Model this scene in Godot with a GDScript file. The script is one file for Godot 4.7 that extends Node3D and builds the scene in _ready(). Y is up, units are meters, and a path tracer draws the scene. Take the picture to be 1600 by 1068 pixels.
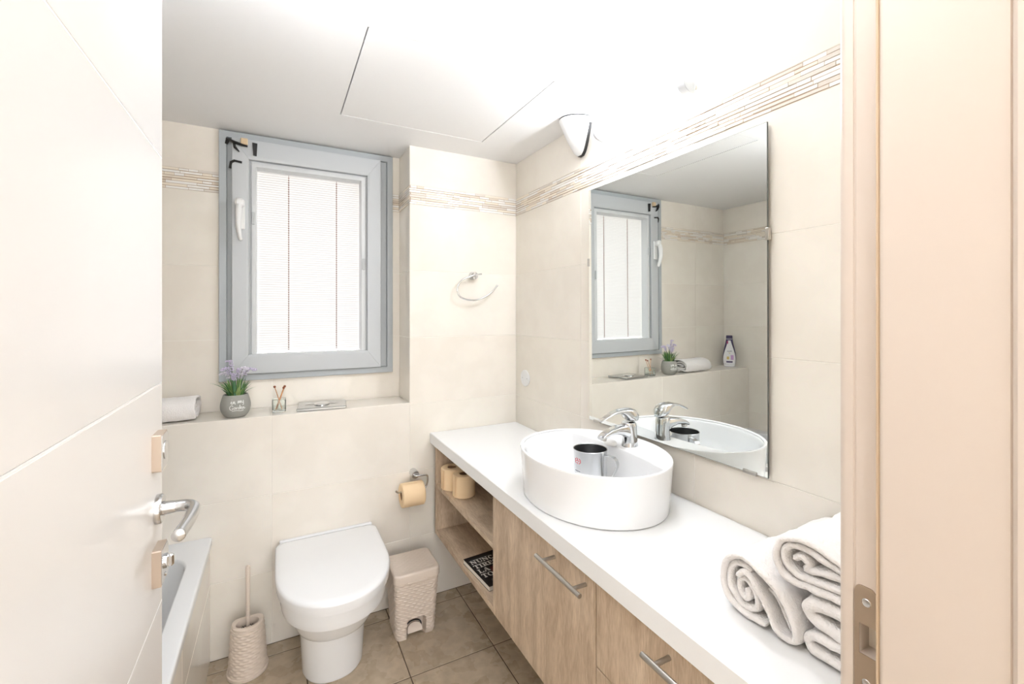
extends Node3D
# A small bathroom seen from its doorway. "d" is the distance in front of the camera's stand point along -z.

const ZB := 2.148      # lower back wall and pier
const ZN := 2.356      # window wall in the niche
const XR := 1.156      # right wall
const XL := -0.955     # left wall
const HC := 2.218      # ceiling
const CT := 0.809      # counter top
const SH := 0.966      # ledge top
const ZF := 0.295      # inner face of the door wall
const BT := 2.025      # mosaic band top
const BB := 1.934      # mosaic band bottom

var M := {}
var rng := RandomNumberGenerator.new()
var shared := {}

func V(x: float, y: float, d: float) -> Vector3:
	return Vector3(x, y, -d)

# ---------------------------------------------------------------- mesh collector
class S:
	var p := PackedVector3Array()

	func quad(a: Vector3, b: Vector3, c: Vector3, e: Vector3) -> void:
		p.append(a); p.append(b); p.append(c)
		p.append(a); p.append(c); p.append(e)

	func tri(a: Vector3, b: Vector3, c: Vector3) -> void:
		p.append(a); p.append(b); p.append(c)

	# turn the triangles from index «from» so that their front faces run clockwise seen from outside
	func orient(from: int) -> void:
		var n := p.size()
		if n <= from:
			return
		var c := Vector3.ZERO
		for i in range(from, n):
			c += p[i]
		c /= float(n - from)
		var vol := 0.0
		for i in range(from, n, 3):
			vol += (p[i] - c).dot((p[i + 1] - c).cross(p[i + 2] - c))
		if vol > 0.0:
			for i in range(from, n, 3):
				var t := p[i + 1]
				p[i + 1] = p[i + 2]
				p[i + 2] = t

	func box(lo: Vector3, hi: Vector3, b := 0.0, tf := Transform3D()) -> void:
		var from := p.size()
		var c := (lo + hi) * 0.5
		var h := (hi - lo) * 0.5
		h = h.abs()
		if b <= 0.0:
			var q := []
			for i in 8:
				q.append(tf * (c + Vector3(h.x * (1 if i & 1 else -1), h.y * (1 if i & 2 else -1), h.z * (1 if i & 4 else -1))))
			quad(q[0], q[1], q[3], q[2]); quad(q[4], q[6], q[7], q[5])
			quad(q[0], q[4], q[5], q[1]); quad(q[2], q[3], q[7], q[6])
			quad(q[0], q[2], q[6], q[4]); quad(q[1], q[5], q[7], q[3])
			orient(from)
			return
		b = minf(b, minf(h.x, minf(h.y, h.z)) * 0.98)
		# three vertices at each corner, one on each face
		var vx := []; var vy := []; var vz := []
		for i in 8:
			var s := Vector3(1 if i & 1 else -1, 1 if i & 2 else -1, 1 if i & 4 else -1)
			vx.append(tf * (c + s * Vector3(h.x, h.y - b, h.z - b)))
			vy.append(tf * (c + s * Vector3(h.x - b, h.y, h.z - b)))
			vz.append(tf * (c + s * Vector3(h.x - b, h.y - b, h.z)))
		quad(vx[0], vx[4], vx[6], vx[2]); quad(vx[1], vx[3], vx[7], vx[5])
		quad(vy[0], vy[1], vy[5], vy[4]); quad(vy[2], vy[6], vy[7], vy[3])
		quad(vz[0], vz[2], vz[3], vz[1]); quad(vz[4], vz[5], vz[7], vz[6])
		for e in [[0, 2], [4, 6], [1, 3], [5, 7]]:      # edges along y
			_edge(vx[e[0]], vx[e[1]], vz[e[1]], vz[e[0]], c, tf)
		for e in [[0, 1], [2, 3], [4, 5], [6, 7]]:      # along x
			_edge(vy[e[0]], vy[e[1]], vz[e[1]], vz[e[0]], c, tf)
		for e in [[0, 4], [1, 5], [2, 6], [3, 7]]:      # along z
			_edge(vx[e[0]], vx[e[1]], vy[e[1]], vy[e[0]], c, tf)
		for i in 8:
			_out(vx[i], vy[i], vz[i], tf * c)
		for i in range(from, from + 36, 3):
			var a := p[i]; var bb := p[i + 1]; var cc := p[i + 2]
			if (cc - a).cross(bb - a).dot(a - tf * c) < 0.0:
				p[i + 1] = cc; p[i + 2] = bb

	func _out(a: Vector3, b: Vector3, c: Vector3, mid: Vector3) -> void:
		if (c - a).cross(b - a).dot(a - mid) < 0.0:
			tri(a, c, b)
		else:
			tri(a, b, c)

	func _edge(a: Vector3, b: Vector3, c: Vector3, e: Vector3, mid: Vector3, tf: Transform3D) -> void:
		_out(a, b, c, tf * mid); _out(a, c, e, tf * mid)

	# rings of equal length, each closed
	func loft(rings: Array, cap0 := true, cap1 := true, loop := false) -> void:
		var from := p.size()
		var n: int = rings[0].size()
		var m := rings.size()
		for j in (m if loop else m - 1):
			var a: PackedVector3Array = rings[j]
			var b: PackedVector3Array = rings[(j + 1) % m]
			for i in n:
				var k := (i + 1) % n
				quad(a[i], b[i], b[k], a[k])
		if not loop:
			if cap0:
				_cap(rings[0], true)
			if cap1:
				_cap(rings[m - 1], false)
		orient(from)

	func _cap(r: PackedVector3Array, flip: bool) -> void:
		var c := Vector3.ZERO
		for v in r:
			c += v
		c /= float(r.size())
		for i in r.size():
			var k := (i + 1) % r.size()
			if flip:
				tri(c, r[i], r[k])
			else:
				tri(c, r[k], r[i])

	func tube(path: Array, rad: Array, segs := 12, flat := 1.0) -> void:
		var rings := []
		var up := Vector3.UP
		var t0: Vector3 = (path[1] - path[0]).normalized()
		if absf(t0.dot(up)) > 0.9:
			up = Vector3.RIGHT
		for i in path.size():
			var t: Vector3 = (path[mini(i + 1, path.size() - 1)] - path[maxi(i - 1, 0)]).normalized()
			var side := t.cross(up).normalized()
			up = side.cross(t).normalized()
			var r: float = rad[mini(i, rad.size() - 1)]
			var ring := PackedVector3Array()
			for k in segs:
				var a := TAU * k / segs
				ring.append(path[i] + side * cos(a) * r + up * sin(a) * r * flat)
			rings.append(ring)
		loft(rings)

	# profile of (radius, height) turned round «ax» through «o»
	func lathe(prof: Array, o: Vector3, ax := Vector3.UP, segs := 32, closed := false) -> void:
		var z := ax.normalized()
		var x := z.cross(Vector3.RIGHT if absf(z.x) < 0.9 else Vector3.FORWARD).normalized()
		var y := z.cross(x)
		var rings := []
		for q in prof:
			var ring := PackedVector3Array()
			for k in segs:
				var a := TAU * k / segs
				ring.append(o + z * q.y + (x * cos(a) + y * sin(a)) * maxf(q.x, 0.00002))
			rings.append(ring)
		loft(rings, not closed, not closed, closed)

	# polygon in the plane of tf's x and y, thick along its z from 0 to depth
	func prism(poly: PackedVector2Array, tf: Transform3D, depth: float) -> void:
		var from := p.size()
		var idx := Geometry2D.triangulate_polygon(poly)
		for k in [0, 1]:
			for i in range(0, idx.size(), 3):
				var a := tf * Vector3(poly[idx[i]].x, poly[idx[i]].y, depth * k)
				var b := tf * Vector3(poly[idx[i + 1]].x, poly[idx[i + 1]].y, depth * k)
				var c := tf * Vector3(poly[idx[i + 2]].x, poly[idx[i + 2]].y, depth * k)
				var out := tf.basis.z * (1.0 if k else -1.0) * signf(depth)
				if (c - a).cross(b - a).dot(out) < 0.0:
					tri(a, c, b)
				else:
					tri(a, b, c)
		var cw := Geometry2D.is_polygon_clockwise(poly)
		for i in poly.size():
			var u := poly[i]; var w := poly[(i + 1) % poly.size()]
			var nrm := Vector2(w.y - u.y, u.x - w.x) * (-1.0 if cw else 1.0)
			var a := tf * Vector3(u.x, u.y, 0); var b := tf * Vector3(w.x, w.y, 0)
			var c := tf * Vector3(w.x, w.y, depth); var e := tf * Vector3(u.x, u.y, depth)
			var out := tf.basis * Vector3(nrm.x, nrm.y, 0)
			if (c - a).cross(b - a).dot(out) < 0.0:
				quad(a, e, c, b)
			else:
				quad(a, b, c, e)

	func mesh(angle := 38.0) -> ArrayMesh:
		var n := p.size()
		var fn := PackedVector3Array(); fn.resize(n / 3)
		var at := {}
		for i in range(0, n, 3):
			var f := (p[i + 2] - p[i]).cross(p[i + 1] - p[i])
			fn[i / 3] = f
			for k in 3:
				var key := Vector3i((p[i + k] * 200000.0).round())
				if at.has(key):
					at[key].append(i / 3)
				else:
					at[key] = [i / 3]
		var cosa := cos(deg_to_rad(angle))
		var un := PackedVector3Array(); un.resize(n / 3)
		for i in fn.size():
			un[i] = fn[i].normalized()
		var nr := PackedVector3Array(); nr.resize(n)
		for i in n:
			var own := un[i / 3]
			var sum := Vector3.ZERO
			for f in at[Vector3i((p[i] * 200000.0).round())]:
				if un[f].dot(own) > cosa:
					sum += fn[f]
			nr[i] = sum.normalized() if sum.length_squared() > 1e-30 else Vector3.UP
		var arr := []
		arr.resize(Mesh.ARRAY_MAX)
		arr[Mesh.ARRAY_VERTEX] = p
		arr[Mesh.ARRAY_NORMAL] = nr
		var am := ArrayMesh.new()
		am.add_surface_from_arrays(Mesh.PRIMITIVE_TRIANGLES, arr)
		return am

# ---------------------------------------------------------------- nodes
func numbered(n: String) -> String:
	if not has_node(NodePath(n)):
		return n
	var k := 1
	while has_node(NodePath("%s_%03d" % [n, k])):
		k += 1
	return "%s_%03d" % [n, k]

func thing(called: String, label: String, category: String, at: Vector3, group := "") -> Node3D:
	var o := Node3D.new()
	o.name = numbered(called)
	add_child(o)
	o.position = at
	tag(o, label, category, group)
	return o

func tag(o: Node3D, label: String, category: String, group := "") -> void:
	o.set_meta("label", label)
	o.set_meta("category", category)
	if group != "":
		o.set_meta("group", group)

var part_count := {}

# a named mesh under «parent»; the shapes are written in world coordinates and moved to the parent's origin
func part(called: String, s: S, m: Material, parent: Node3D, angle := 38.0) -> MeshInstance3D:
	var o := MeshInstance3D.new()
	var org := Vector3.ZERO
	var q: Node = parent
	while q is Node3D and q != self:
		org += q.position
		q = q.get_parent()
	if org != Vector3.ZERO:
		for i in s.p.size():
			s.p[i] -= org
	o.mesh = s.mesh(angle)
	o.material_override = null
	o.mesh.surface_set_material(0, m)
	add_named(o, called, parent)
	return o

func add_named(o: Node3D, called: String, parent: Node) -> void:
	var key := str(parent.get_instance_id()) + called
	var k: int = part_count.get(key, 0)
	part_count[key] = k + 1
	o.name = called if k == 0 else "%s_%03d" % [called, k]
	parent.add_child(o, true)

func struct(called: String, s: S, m: Material, label: String, category: String) -> MeshInstance3D:
	var o := part(called, s, m, self)
	o.set_meta("kind", "structure")
	tag(o, label, category)
	return o

func mat(called: String, c: Color, rough := 0.5, metal := 0.0) -> StandardMaterial3D:
	var m := StandardMaterial3D.new()
	m.resource_name = called
	m.albedo_color = c
	m.roughness = rough
	m.metallic = metal
	M[called] = m
	return m

func srgb(r: float, g: float, b: float) -> Color:
	return Color(r / 255.0, g / 255.0, b / 255.0)

func noise_tex(sd: int, freq: float, lo: Color, hi: Color, size := 512, oct := 4, lo_at := 0.3, hi_at := 0.7) -> NoiseTexture2D:
	var f := FastNoiseLite.new()
	f.seed = sd
	f.frequency = freq
	f.fractal_octaves = oct
	var t := NoiseTexture2D.new()
	t.width = size
	t.height = size
	t.seamless = true
	t.noise = f
	var g := Gradient.new()
	g.offsets = PackedFloat32Array([lo_at, hi_at])
	g.colors = PackedColorArray([lo, hi])
	t.color_ramp = g
	return t

func wood_tex() -> ImageTexture:
	var n := 768
	var a := FastNoiseLite.new(); a.seed = 5; a.frequency = 0.011; a.fractal_octaves = 3
	var b := FastNoiseLite.new(); b.seed = 9; b.frequency = 0.05; b.fractal_octaves = 3
	var data := PackedByteArray()
	data.resize(n * n * 3)
	var dark := Vector3(175, 151, 126)
	var light := Vector3(218, 197, 172)
	var knots := [Vector2(150, 200), Vector2(430, 520), Vector2(640, 90), Vector2(300, 690), Vector2(560, 330)]
	for y in n:
		# fold the vertical coordinate so that the picture repeats
		var yy := absf(y - n / 2.0) * 2.0
		for x in n:
			var bend := 0.0
			var spot := 0.0
			for k in knots:
				var dx: float = x - k.x
				var dy: float = (y - k.y) * 0.22
				var q := dx * dx + dy * dy
				if q < 4200.0:
					var g := exp(-q / 520.0)
					bend += g * 34.0
					spot += exp(-q / 110.0)
			var big := a.get_noise_2d(x * 1.5 + bend * 1.6, yy * 0.16)
			var fine := b.get_noise_2d(x * 6.0, yy * 0.28)
			var ring := sin((x + bend + big * 60.0) * 0.21) * 0.5 + 0.5
			var t := clampf(0.5 + big * 0.55 + fine * 0.42 + (ring - 0.5) * 0.22 - spot * 0.35, 0.0, 1.0)
			var c := dark.lerp(light, t)
			var i := (y * n + x) * 3
			data[i] = int(c.x); data[i + 1] = int(c.y); data[i + 2] = int(c.z)
	var im := Image.create_from_data(n, n, false, Image.FORMAT_RGB8, data)
	return ImageTexture.create_from_image(im)

func triplanar(m: StandardMaterial3D, scale: Vector3, world := true) -> void:
	m.uv1_triplanar = true
	m.uv1_world_triplanar = world
	m.uv1_scale = scale
	m.uv1_triplanar_sharpness = 8.0

# ---------------------------------------------------------------- outlines, all as (x, d)
func rrect(x0: float, x1: float, d0: float, d1: float, r: float, n := 6) -> PackedVector2Array:
	var o := PackedVector2Array()
	var cs := [Vector2(x1 - r, d0 + r), Vector2(x1 - r, d1 - r), Vector2(x0 + r, d1 - r), Vector2(x0 + r, d0 + r)]
	for k in 4:
		for i in n + 1:
			var a := -PI / 2 + PI / 2 * k + PI / 2 * i / n
			o.append(cs[k] + Vector2(cos(a), sin(a)) * r)
	return o

# straight back, straight sides and a half-oval front (front = smaller d)
func dshape(cx: float, back: float, front: float, hw: float, nose: float, rb: float, n := 40, ex := 2.2) -> PackedVector2Array:
	var o := PackedVector2Array()
	var sd := front + nose
	for i in n + 1:
		var a := PI * i / n
		var c := cos(a); var s := sin(a)
		o.append(Vector2(cx + hw * signf(c) * pow(absf(c), 2.0 / ex), sd - nose * pow(s, 2.0 / ex)))
	for i in 4:
		o.append(Vector2(cx - hw, lerpf(sd, back - rb, (i + 1) / 4.0)))
	for i in 6:
		var a := PI / 2 * (i + 1) / 6.0
		o.append(Vector2(cx - hw + rb - rb * cos(a), back - rb + rb * sin(a)))
	for i in 6:
		o.append(Vector2(lerpf(cx - hw + rb, cx + hw - rb, (i + 1) / 6.0), back))
	for i in 6:
		var a := PI / 2 * (i + 1) / 6.0
		o.append(Vector2(cx + hw - rb + rb * sin(a), back - rb + rb * cos(a)))
	for i in 3:
		o.append(Vector2(cx + hw, lerpf(back - rb, sd, (i + 1) / 4.0)))
	return o

func ring(o: PackedVector2Array, y: float) -> PackedVector3Array:
	var r := PackedVector3Array()
	for v in o:
		r.append(V(v.x, y, v.y))
	return r

func oval(cx: float, cd: float, ax: float, ad: float, n := 72) -> PackedVector2Array:
	var o := PackedVector2Array()
	for i in n:
		var a := TAU * i / n
		o.append(Vector2(cx + ax * cos(a), cd + ad * sin(a)))
	return o

func spline(pts: Array, per := 6) -> Array:
	var o := []
	for i in pts.size() - 1:
		var a = pts[maxi(i - 1, 0)]; var b = pts[i]; var c = pts[i + 1]; var e = pts[mini(i + 2, pts.size() - 1)]
		for k in per:
			var t := float(k) / per
			o.append(0.5 * ((2.0 * b) + (c - a) * t + (2.0 * a - 5.0 * b + 4.0 * c - e) * t * t + (3.0 * b - a - 3.0 * c + e) * t * t * t))
	o.append(pts[pts.size() - 1])
	return o

# a moulding of profile [(inset, d), ...] swept round the rectangle x0..x1, y0..y1
func frame_sweep(s: S, x0: float, x1: float, y0: float, y1: float, prof: Array) -> void:
	var rings := []
	for k in 4:
		var r := PackedVector3Array()
		for q in prof:
			var x: float = (x0 + q.x) if k == 0 or k == 3 else (x1 - q.x)
			var y: float = (y0 + q.x) if k < 2 else (y1 - q.x)
			r.append(V(x, y, q.y))
		rings.append(r)
	s.loft(rings, false, false, true)

# ---------------------------------------------------------------- tiles
func tile_plane(parent: Node3D, o: Vector3, u: Vector3, w: Vector3, us: Array, vs: Array, mats: Array, called := "tile", holes := [], gap := 0.0022, th := 0.006, bev := 0.0009) -> void:
	var n := u.cross(w)
	for i in us.size() - 1:
		for j in vs.size() - 1:
			var r := Rect2(us[i] + gap / 2, vs[j] + gap / 2, us[i + 1] - us[i] - gap, vs[j + 1] - vs[j] - gap)
			if r.size.x < 0.004 or r.size.y < 0.004:
				continue
			var polys := [PackedVector2Array([r.position, Vector2(r.end.x, r.position.y), r.end, Vector2(r.position.x, r.end.y)])]
			var cut := false
			for h in holes:
				if r.intersects(h):
					cut = true
					var hp := PackedVector2Array([h.position, Vector2(h.end.x, h.position.y), h.end, Vector2(h.position.x, h.end.y)])
					var left := []
					for q in polys:
						left.append_array(Geometry2D.clip_polygons(q, hp))
					polys = left
			var m: Material = mats[rng.randi() % mats.size()]
			for q in polys:
				var mi := MeshInstance3D.new()
				if not cut:
					var key := "%.4f %.4f %.4f" % [r.size.x, r.size.y, th]
					if not shared.has(key):
						var s := S.new()
						s.box(Vector3(-r.size.x / 2, -r.size.y / 2, -th), Vector3(r.size.x / 2, r.size.y / 2, 0), bev)
						shared[key] = s.mesh(20)
					mi.mesh = shared[key]
					mi.transform = Transform3D(Basis(u, w, n), o + u * r.get_center().x + w * r.get_center().y - parent.position)
				else:
					var s := S.new()
					s.prism(q, Transform3D(Basis(), Vector3(0, 0, -th)), th)
					mi.mesh = s.mesh(20)
					mi.transform = Transform3D(Basis(u, w, n), o - parent.position)
				mi.material_override = m
				add_named(mi, called, parent)

func mosaic(parent: Node3D, o: Vector3, u: Vector3, w: Vector3, length: float, rows := 8) -> void:
	var n := u.cross(w)
	var h := (BT - BB) / rows
	var lens := [0.035, 0.055, 0.08, 0.11, 0.14]
	var cols := ["stick_white", "stick_white", "stick_white", "stick_cream", "stick_cream", "stick_grey", "stick_white", "stick_cream", "stick_beige"]
	for j in rows:
		var x := 0.0
		while x < length - 0.004:
			var l: float = lens[rng.randi() % lens.size()]
			if length - x - l < 0.02:
				l = length - x
			var proud := [0.0, 0.0008, 0.0015][rng.randi() % 3] as float
			var hh: float = h - [0.0014, 0.0026, 0.0040][rng.randi() % 3]
			var key := "st %.4f %.4f" % [l, hh]
			if not shared.has(key):
				var s := S.new()
				s.box(Vector3(-l / 2 + 0.0006, -hh / 2, -0.006), Vector3(l / 2 - 0.0006, hh / 2, 0), 0.0006)
				shared[key] = s.mesh(20)
			var mi := MeshInstance3D.new()
			mi.mesh = shared[key]
			mi.material_override = M[cols[rng.randi() % cols.size()]]
			mi.transform = Transform3D(Basis(u, w, n), o + u * (x + l / 2) + w * (h * (j + 0.5)) + n * proud - parent.position)
			add_named(mi, "mosaic_stick", parent)
			x += l

# ================================================================ the scene
func _ready() -> void:
	rng.seed = 11
	# ---- camera
	var cam := Camera3D.new()
	cam.name = "camera"
	cam.position = Vector3(0, 1.40, 0)
	cam.rotation_degrees = Vector3(0, -27.7814, 0)
	cam.projection = Camera3D.PROJECTION_FRUSTUM
	cam.near = 0.05
	cam.far = 60.0
	cam.size = 0.05 * 1068.0 / 695.8
	cam.frustum_offset = Vector2(0, -0.05 * 44.5 / 695.8)
	add_child(cam)
	cam.current = true
	# ---- sky and exposure
	var env := Environment.new()
	env.background_mode = Environment.BG_SKY
	var sky := Sky.new()
	var sm := ProceduralSkyMaterial.new()
	sm.sky_top_color = Color(0.95, 0.97, 1.0)
	sm.sky_horizon_color = Color(1, 0.985, 0.96)
	sm.ground_horizon_color = Color(1, 0.99, 0.97)
	sm.ground_bottom_color = Color(0.9, 0.88, 0.85)
	sm.sky_energy_multiplier = 2.26
	sm.ground_energy_multiplier = 2.05
	sky.sky_material = sm
	env.sky = sky
	env.tonemap_mode = Environment.TONE_MAPPER_LINEAR
	env.tonemap_exposure = 1.065
	env.sdfgi_enabled = true
	env.ssao_enabled = true
	env.ssil_enabled = true
	var we := WorldEnvironment.new()
	we.name = "environment"
	we.environment = env
	add_child(we)

	materials()
	room()
	hall()
	window()
	door_and_jamb()
	bathtub()
	vanity()
	basin()
	toilet()
	mirror()
	wall_lamp()
	added_bowl_fill()
	wall_fixture()
	floor_things()
	wall_things()
	ledge_things()
	towels()

# unseen bowl lamp added as fill for the bathroom, hung under the ceiling near the doorway; it throws its light up
func added_bowl_fill() -> void:
	var o := V(0.02, HC, 0.62)
	var t := thing("added_bowl_fill", "added unseen uplighter bowl for fill light, hung from the bathroom ceiling near the doorway", "lamp", o)
	var s := S.new()
	s.lathe([Vector2(0, -0.0005), Vector2(0.045, -0.0005), Vector2(0.045, -0.012), Vector2(0, -0.014)], o, Vector3.UP, 28)
	for k in 3:
		var a := TAU * k / 3.0 + 0.4
		s.tube([o + Vector3(cos(a) * 0.03, -0.008, sin(a) * 0.03), o + Vector3(cos(a) * 0.155, -0.186, sin(a) * 0.155)], [0.002], 8)
	part("suspension", s, M["white_plastic"], t)
	s = S.new()
	s.lathe([Vector2(0, -0.262), Vector2(0.06, -0.258), Vector2(0.115, -0.236), Vector2(0.150, -0.203), Vector2(0.160, -0.180), Vector2(0.156, -0.180), Vector2(0.146, -0.202), Vector2(0.112, -0.232), Vector2(0.058, -0.253), Vector2(0, -0.256)], o, Vector3.UP, 48)
	part("bowl", s, M["white_plastic"], t, 50)
	var lm := mat("bowl_fill_glow", srgb(250, 250, 250), 0.4)
	lm.emission_enabled = true
	lm.emission = Color(0.94, 0.965, 1.0)
	lm.emission_energy_multiplier = 1.5
	s = S.new()
	s.lathe([Vector2(0, -0.250), Vector2(0.055, -0.248), Vector2(0.055, -0.240), Vector2(0, -0.236)], o, Vector3.UP, 32)
	part("fill_disc", s, lm, t)
	var l := OmniLight3D.new()
	l.name = "bowl_fill_light"
	l.light_color = Color(0.94, 0.965, 1.0)
	l.light_energy = BOWL_FILL_ENERGY
	l.light_size = 0.03
	l.shadow_enabled = true
	l.omni_range = 6.0
	l.omni_attenuation = 2.0
	l.position = Vector3(0, -0.198, 0)
	t.add_child(l)

const BOWL_FILL_ENERGY := 0.95
const LAMP_ENERGY := 0.14
const HALL_FILL_ENERGY := 0.6

func materials() -> void:
	mat("grout", srgb(243, 238, 228), 0.8)
	for k in 3:
		var t := mat("wall_tile_%d" % k, Color(1, 1, 1), 0.09)
		var base: Color = [srgb(241, 234, 222), srgb(242, 235, 224), srgb(240, 232, 220)][k]
		t.albedo_texture = noise_tex(20 + k, 0.006, base.darkened(0.012), base.lightened(0.05), 512, 4)
		triplanar(t, Vector3(1.3, 1.3, 1.3))
	mat("stick_white", srgb(248, 245, 240), 0.25)
	mat("stick_cream", srgb(240, 230, 214), 0.3)
	mat("stick_beige", srgb(226, 213, 197), 0.4)
	mat("stick_grey", srgb(222, 214, 204), 0.35)
	mat("mosaic_grout", srgb(184, 162, 140), 0.9)
	mat("floor_grout", srgb(92, 78, 62), 0.9)
	for k in 3:
		var t := mat("floor_tile_%d" % k, Color(1, 1, 1), 0.34)
		var base: Color = [srgb(192, 173, 147), srgb(189, 170, 144), srgb(195, 176, 150)][k]
		t.albedo_texture = noise_tex(40 + k, 0.02, base.darkened(0.09), base.lightened(0.05), 512, 6, 0.15, 0.85)
		triplanar(t, Vector3(1.6, 1.6, 1.6))
		t.roughness_texture = noise_tex(60, 0.02, Color(0.7, 0.7, 0.7), Color(1, 1, 1), 256, 4)
	mat("ceiling_paint", srgb(250, 249, 248), 0.85)
	mat("white_paint", srgb(240, 238, 234), 0.6)
	mat("hall_paint", srgb(240, 230, 216), 0.8)
	mat("door_lacquer", srgb(234, 230, 226), 0.22)
	mat("door_inlay", srgb(252, 251, 249), 0.3)
	mat("jamb_lacquer", srgb(213, 199, 186), 0.4)
	mat("gasket_tan", srgb(214, 190, 160), 0.7)
	mat("alu_grey", srgb(176, 181, 184), 0.42)
	mat("alu_light", srgb(196, 199, 201), 0.38)
	mat("alu_bead", srgb(215, 217, 218), 0.35)
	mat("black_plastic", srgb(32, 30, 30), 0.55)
	mat("pale_wood", srgb(222, 196, 160), 0.7)
	mat("white_plastic", srgb(238, 238, 237), 0.3)
	mat("lamp_cap", srgb(208, 209, 211), 0.4)
	mat("grey_clip", srgb(190, 193, 194), 0.4)
	var gl := mat("pane_glass", Color(1, 1, 1, 0.06), 0.02)
	gl.transparency = BaseMaterial3D.TRANSPARENCY_ALPHA
	var sl := mat("slat_white", srgb(186, 183, 181), 0.6)
	sl.backlight_enabled = true
	sl.backlight = Color(1, 1, 1)
	mat("cord_brown", srgb(150, 122, 112), 0.9)
	mat("ceramic", srgb(246, 246, 246), 0.07)
	mat("seat_plastic", srgb(245, 245, 245), 0.16)
	mat("tub_acrylic", srgb(238, 239, 240), 0.1)
	mat("counter_white", srgb(246, 246, 245), 0.42)
	var cm := mat("chrome", srgb(214, 216, 218), 0.07, 1.0)
	cm.metallic_specular = 0.6
	mat("steel_brushed", srgb(186, 182, 176), 0.3, 1.0)
	mat("steel_satin", srgb(206, 206, 206), 0.24, 1.0)
	mat("plate_metal", srgb(184, 186, 186), 0.2, 1.0)
	mat("jamb_reflection_tan", srgb(197, 180, 163), 0.4, 0.5)  # tan of the escutcheon sides is the jamb's warm reflection put into colour
	mat("strike_metal", srgb(176, 158, 138), 0.38, 0.8)
	mat("steel_mug", srgb(206, 207, 208), 0.22, 1.0)
	var w := mat("oak", Color(1, 1, 1), 0.5)
	w.albedo_texture = wood_tex()
	triplanar(w, Vector3(1.15, 1.15, 1.15))
	mat("oak_edge", srgb(186, 160, 132), 0.55)
	var mm := mat("mirror_silver", srgb(238, 241, 239), 0.004, 1.0)
	mm.metallic_specular = 0.8
	mat("mirror_edge", srgb(88, 92, 88), 0.3)
	mat("backing_grey", srgb(120, 116, 108), 0.8)
	mat("bin_plastic", srgb(228, 213, 198), 0.42)
	mat("bristle", srgb(30, 30, 32), 0.8)
	mat("paper", srgb(244, 215, 174), 0.95)
	mat("paper_core", srgb(150, 116, 84), 0.95)
	mat("cement_pot", srgb(156, 155, 148), 0.85)
	mat("pot_paint", srgb(238, 238, 235), 0.7)
	mat("soil", srgb(58, 46, 38), 0.95)
	for k in 4:
		var lf := mat("leaf_%d" % k, [srgb(70, 122, 66), srgb(112, 154, 86), srgb(160, 184, 116), srgb(96, 140, 104)][k], 0.6)
		lf.backlight_enabled = true
		lf.backlight = Color(0.25, 0.3, 0.15)
	mat("flower_lilac", srgb(212, 202, 225), 0.8)
	mat("flower_pale", srgb(234, 229, 240), 0.8)
	mat("stem_green", srgb(118, 138, 104), 0.7)
	var tg := mat("tumbler_glass", Color(0.98, 1, 0.99, 0.03), 0.02)
	tg.refraction_enabled = true
	tg.refraction_scale = 0.05
	mat("reed_wood", srgb(198, 140, 92), 0.7)
	mat("reed_bead", srgb(140, 74, 40), 0.55)
	mat("soap_white", srgb(246, 244, 240), 0.4)
	mat("mark_red", srgb(196, 60, 72), 0.6)
	mat("mark_dark", srgb(92, 92, 100), 0.6)
	mat("book_black", srgb(30, 27, 28), 0.3)
	mat("book_page", srgb(232, 226, 216), 0.9)
	mat("book_text", srgb(236, 234, 228), 0.5)
	mat("book_red", srgb(92, 36, 32), 0.4)
	mat("book_small", srgb(120, 118, 122), 0.6)
	mat("bottle_white", srgb(244, 243, 244), 0.25)
	mat("bottle_plum", srgb(70, 62, 96), 0.3)
	mat("bottle_pink", srgb(168, 60, 110), 0.4)
	mat("bottle_lilac", srgb(200, 160, 206), 0.4)
	mat("bottle_gold", srgb(214, 186, 110), 0.4)
	mat("bottle_text", srgb(60, 56, 84), 0.5)
	var tw := mat("terry", srgb(247, 243, 240), 0.95)
	tw.rim_enabled = true
	tw.rim = 0.35
	tw.rim_tint = 0.2
	tw.heightmap_enabled = true
	tw.heightmap_texture = noise_tex(71, 0.12, Color(0, 0, 0), Color(1, 1, 1), 512, 3, 0.25, 0.75)
	tw.heightmap_scale = 0.09
	triplanar(tw, Vector3(3.2, 3.2, 3.2), false)

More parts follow.
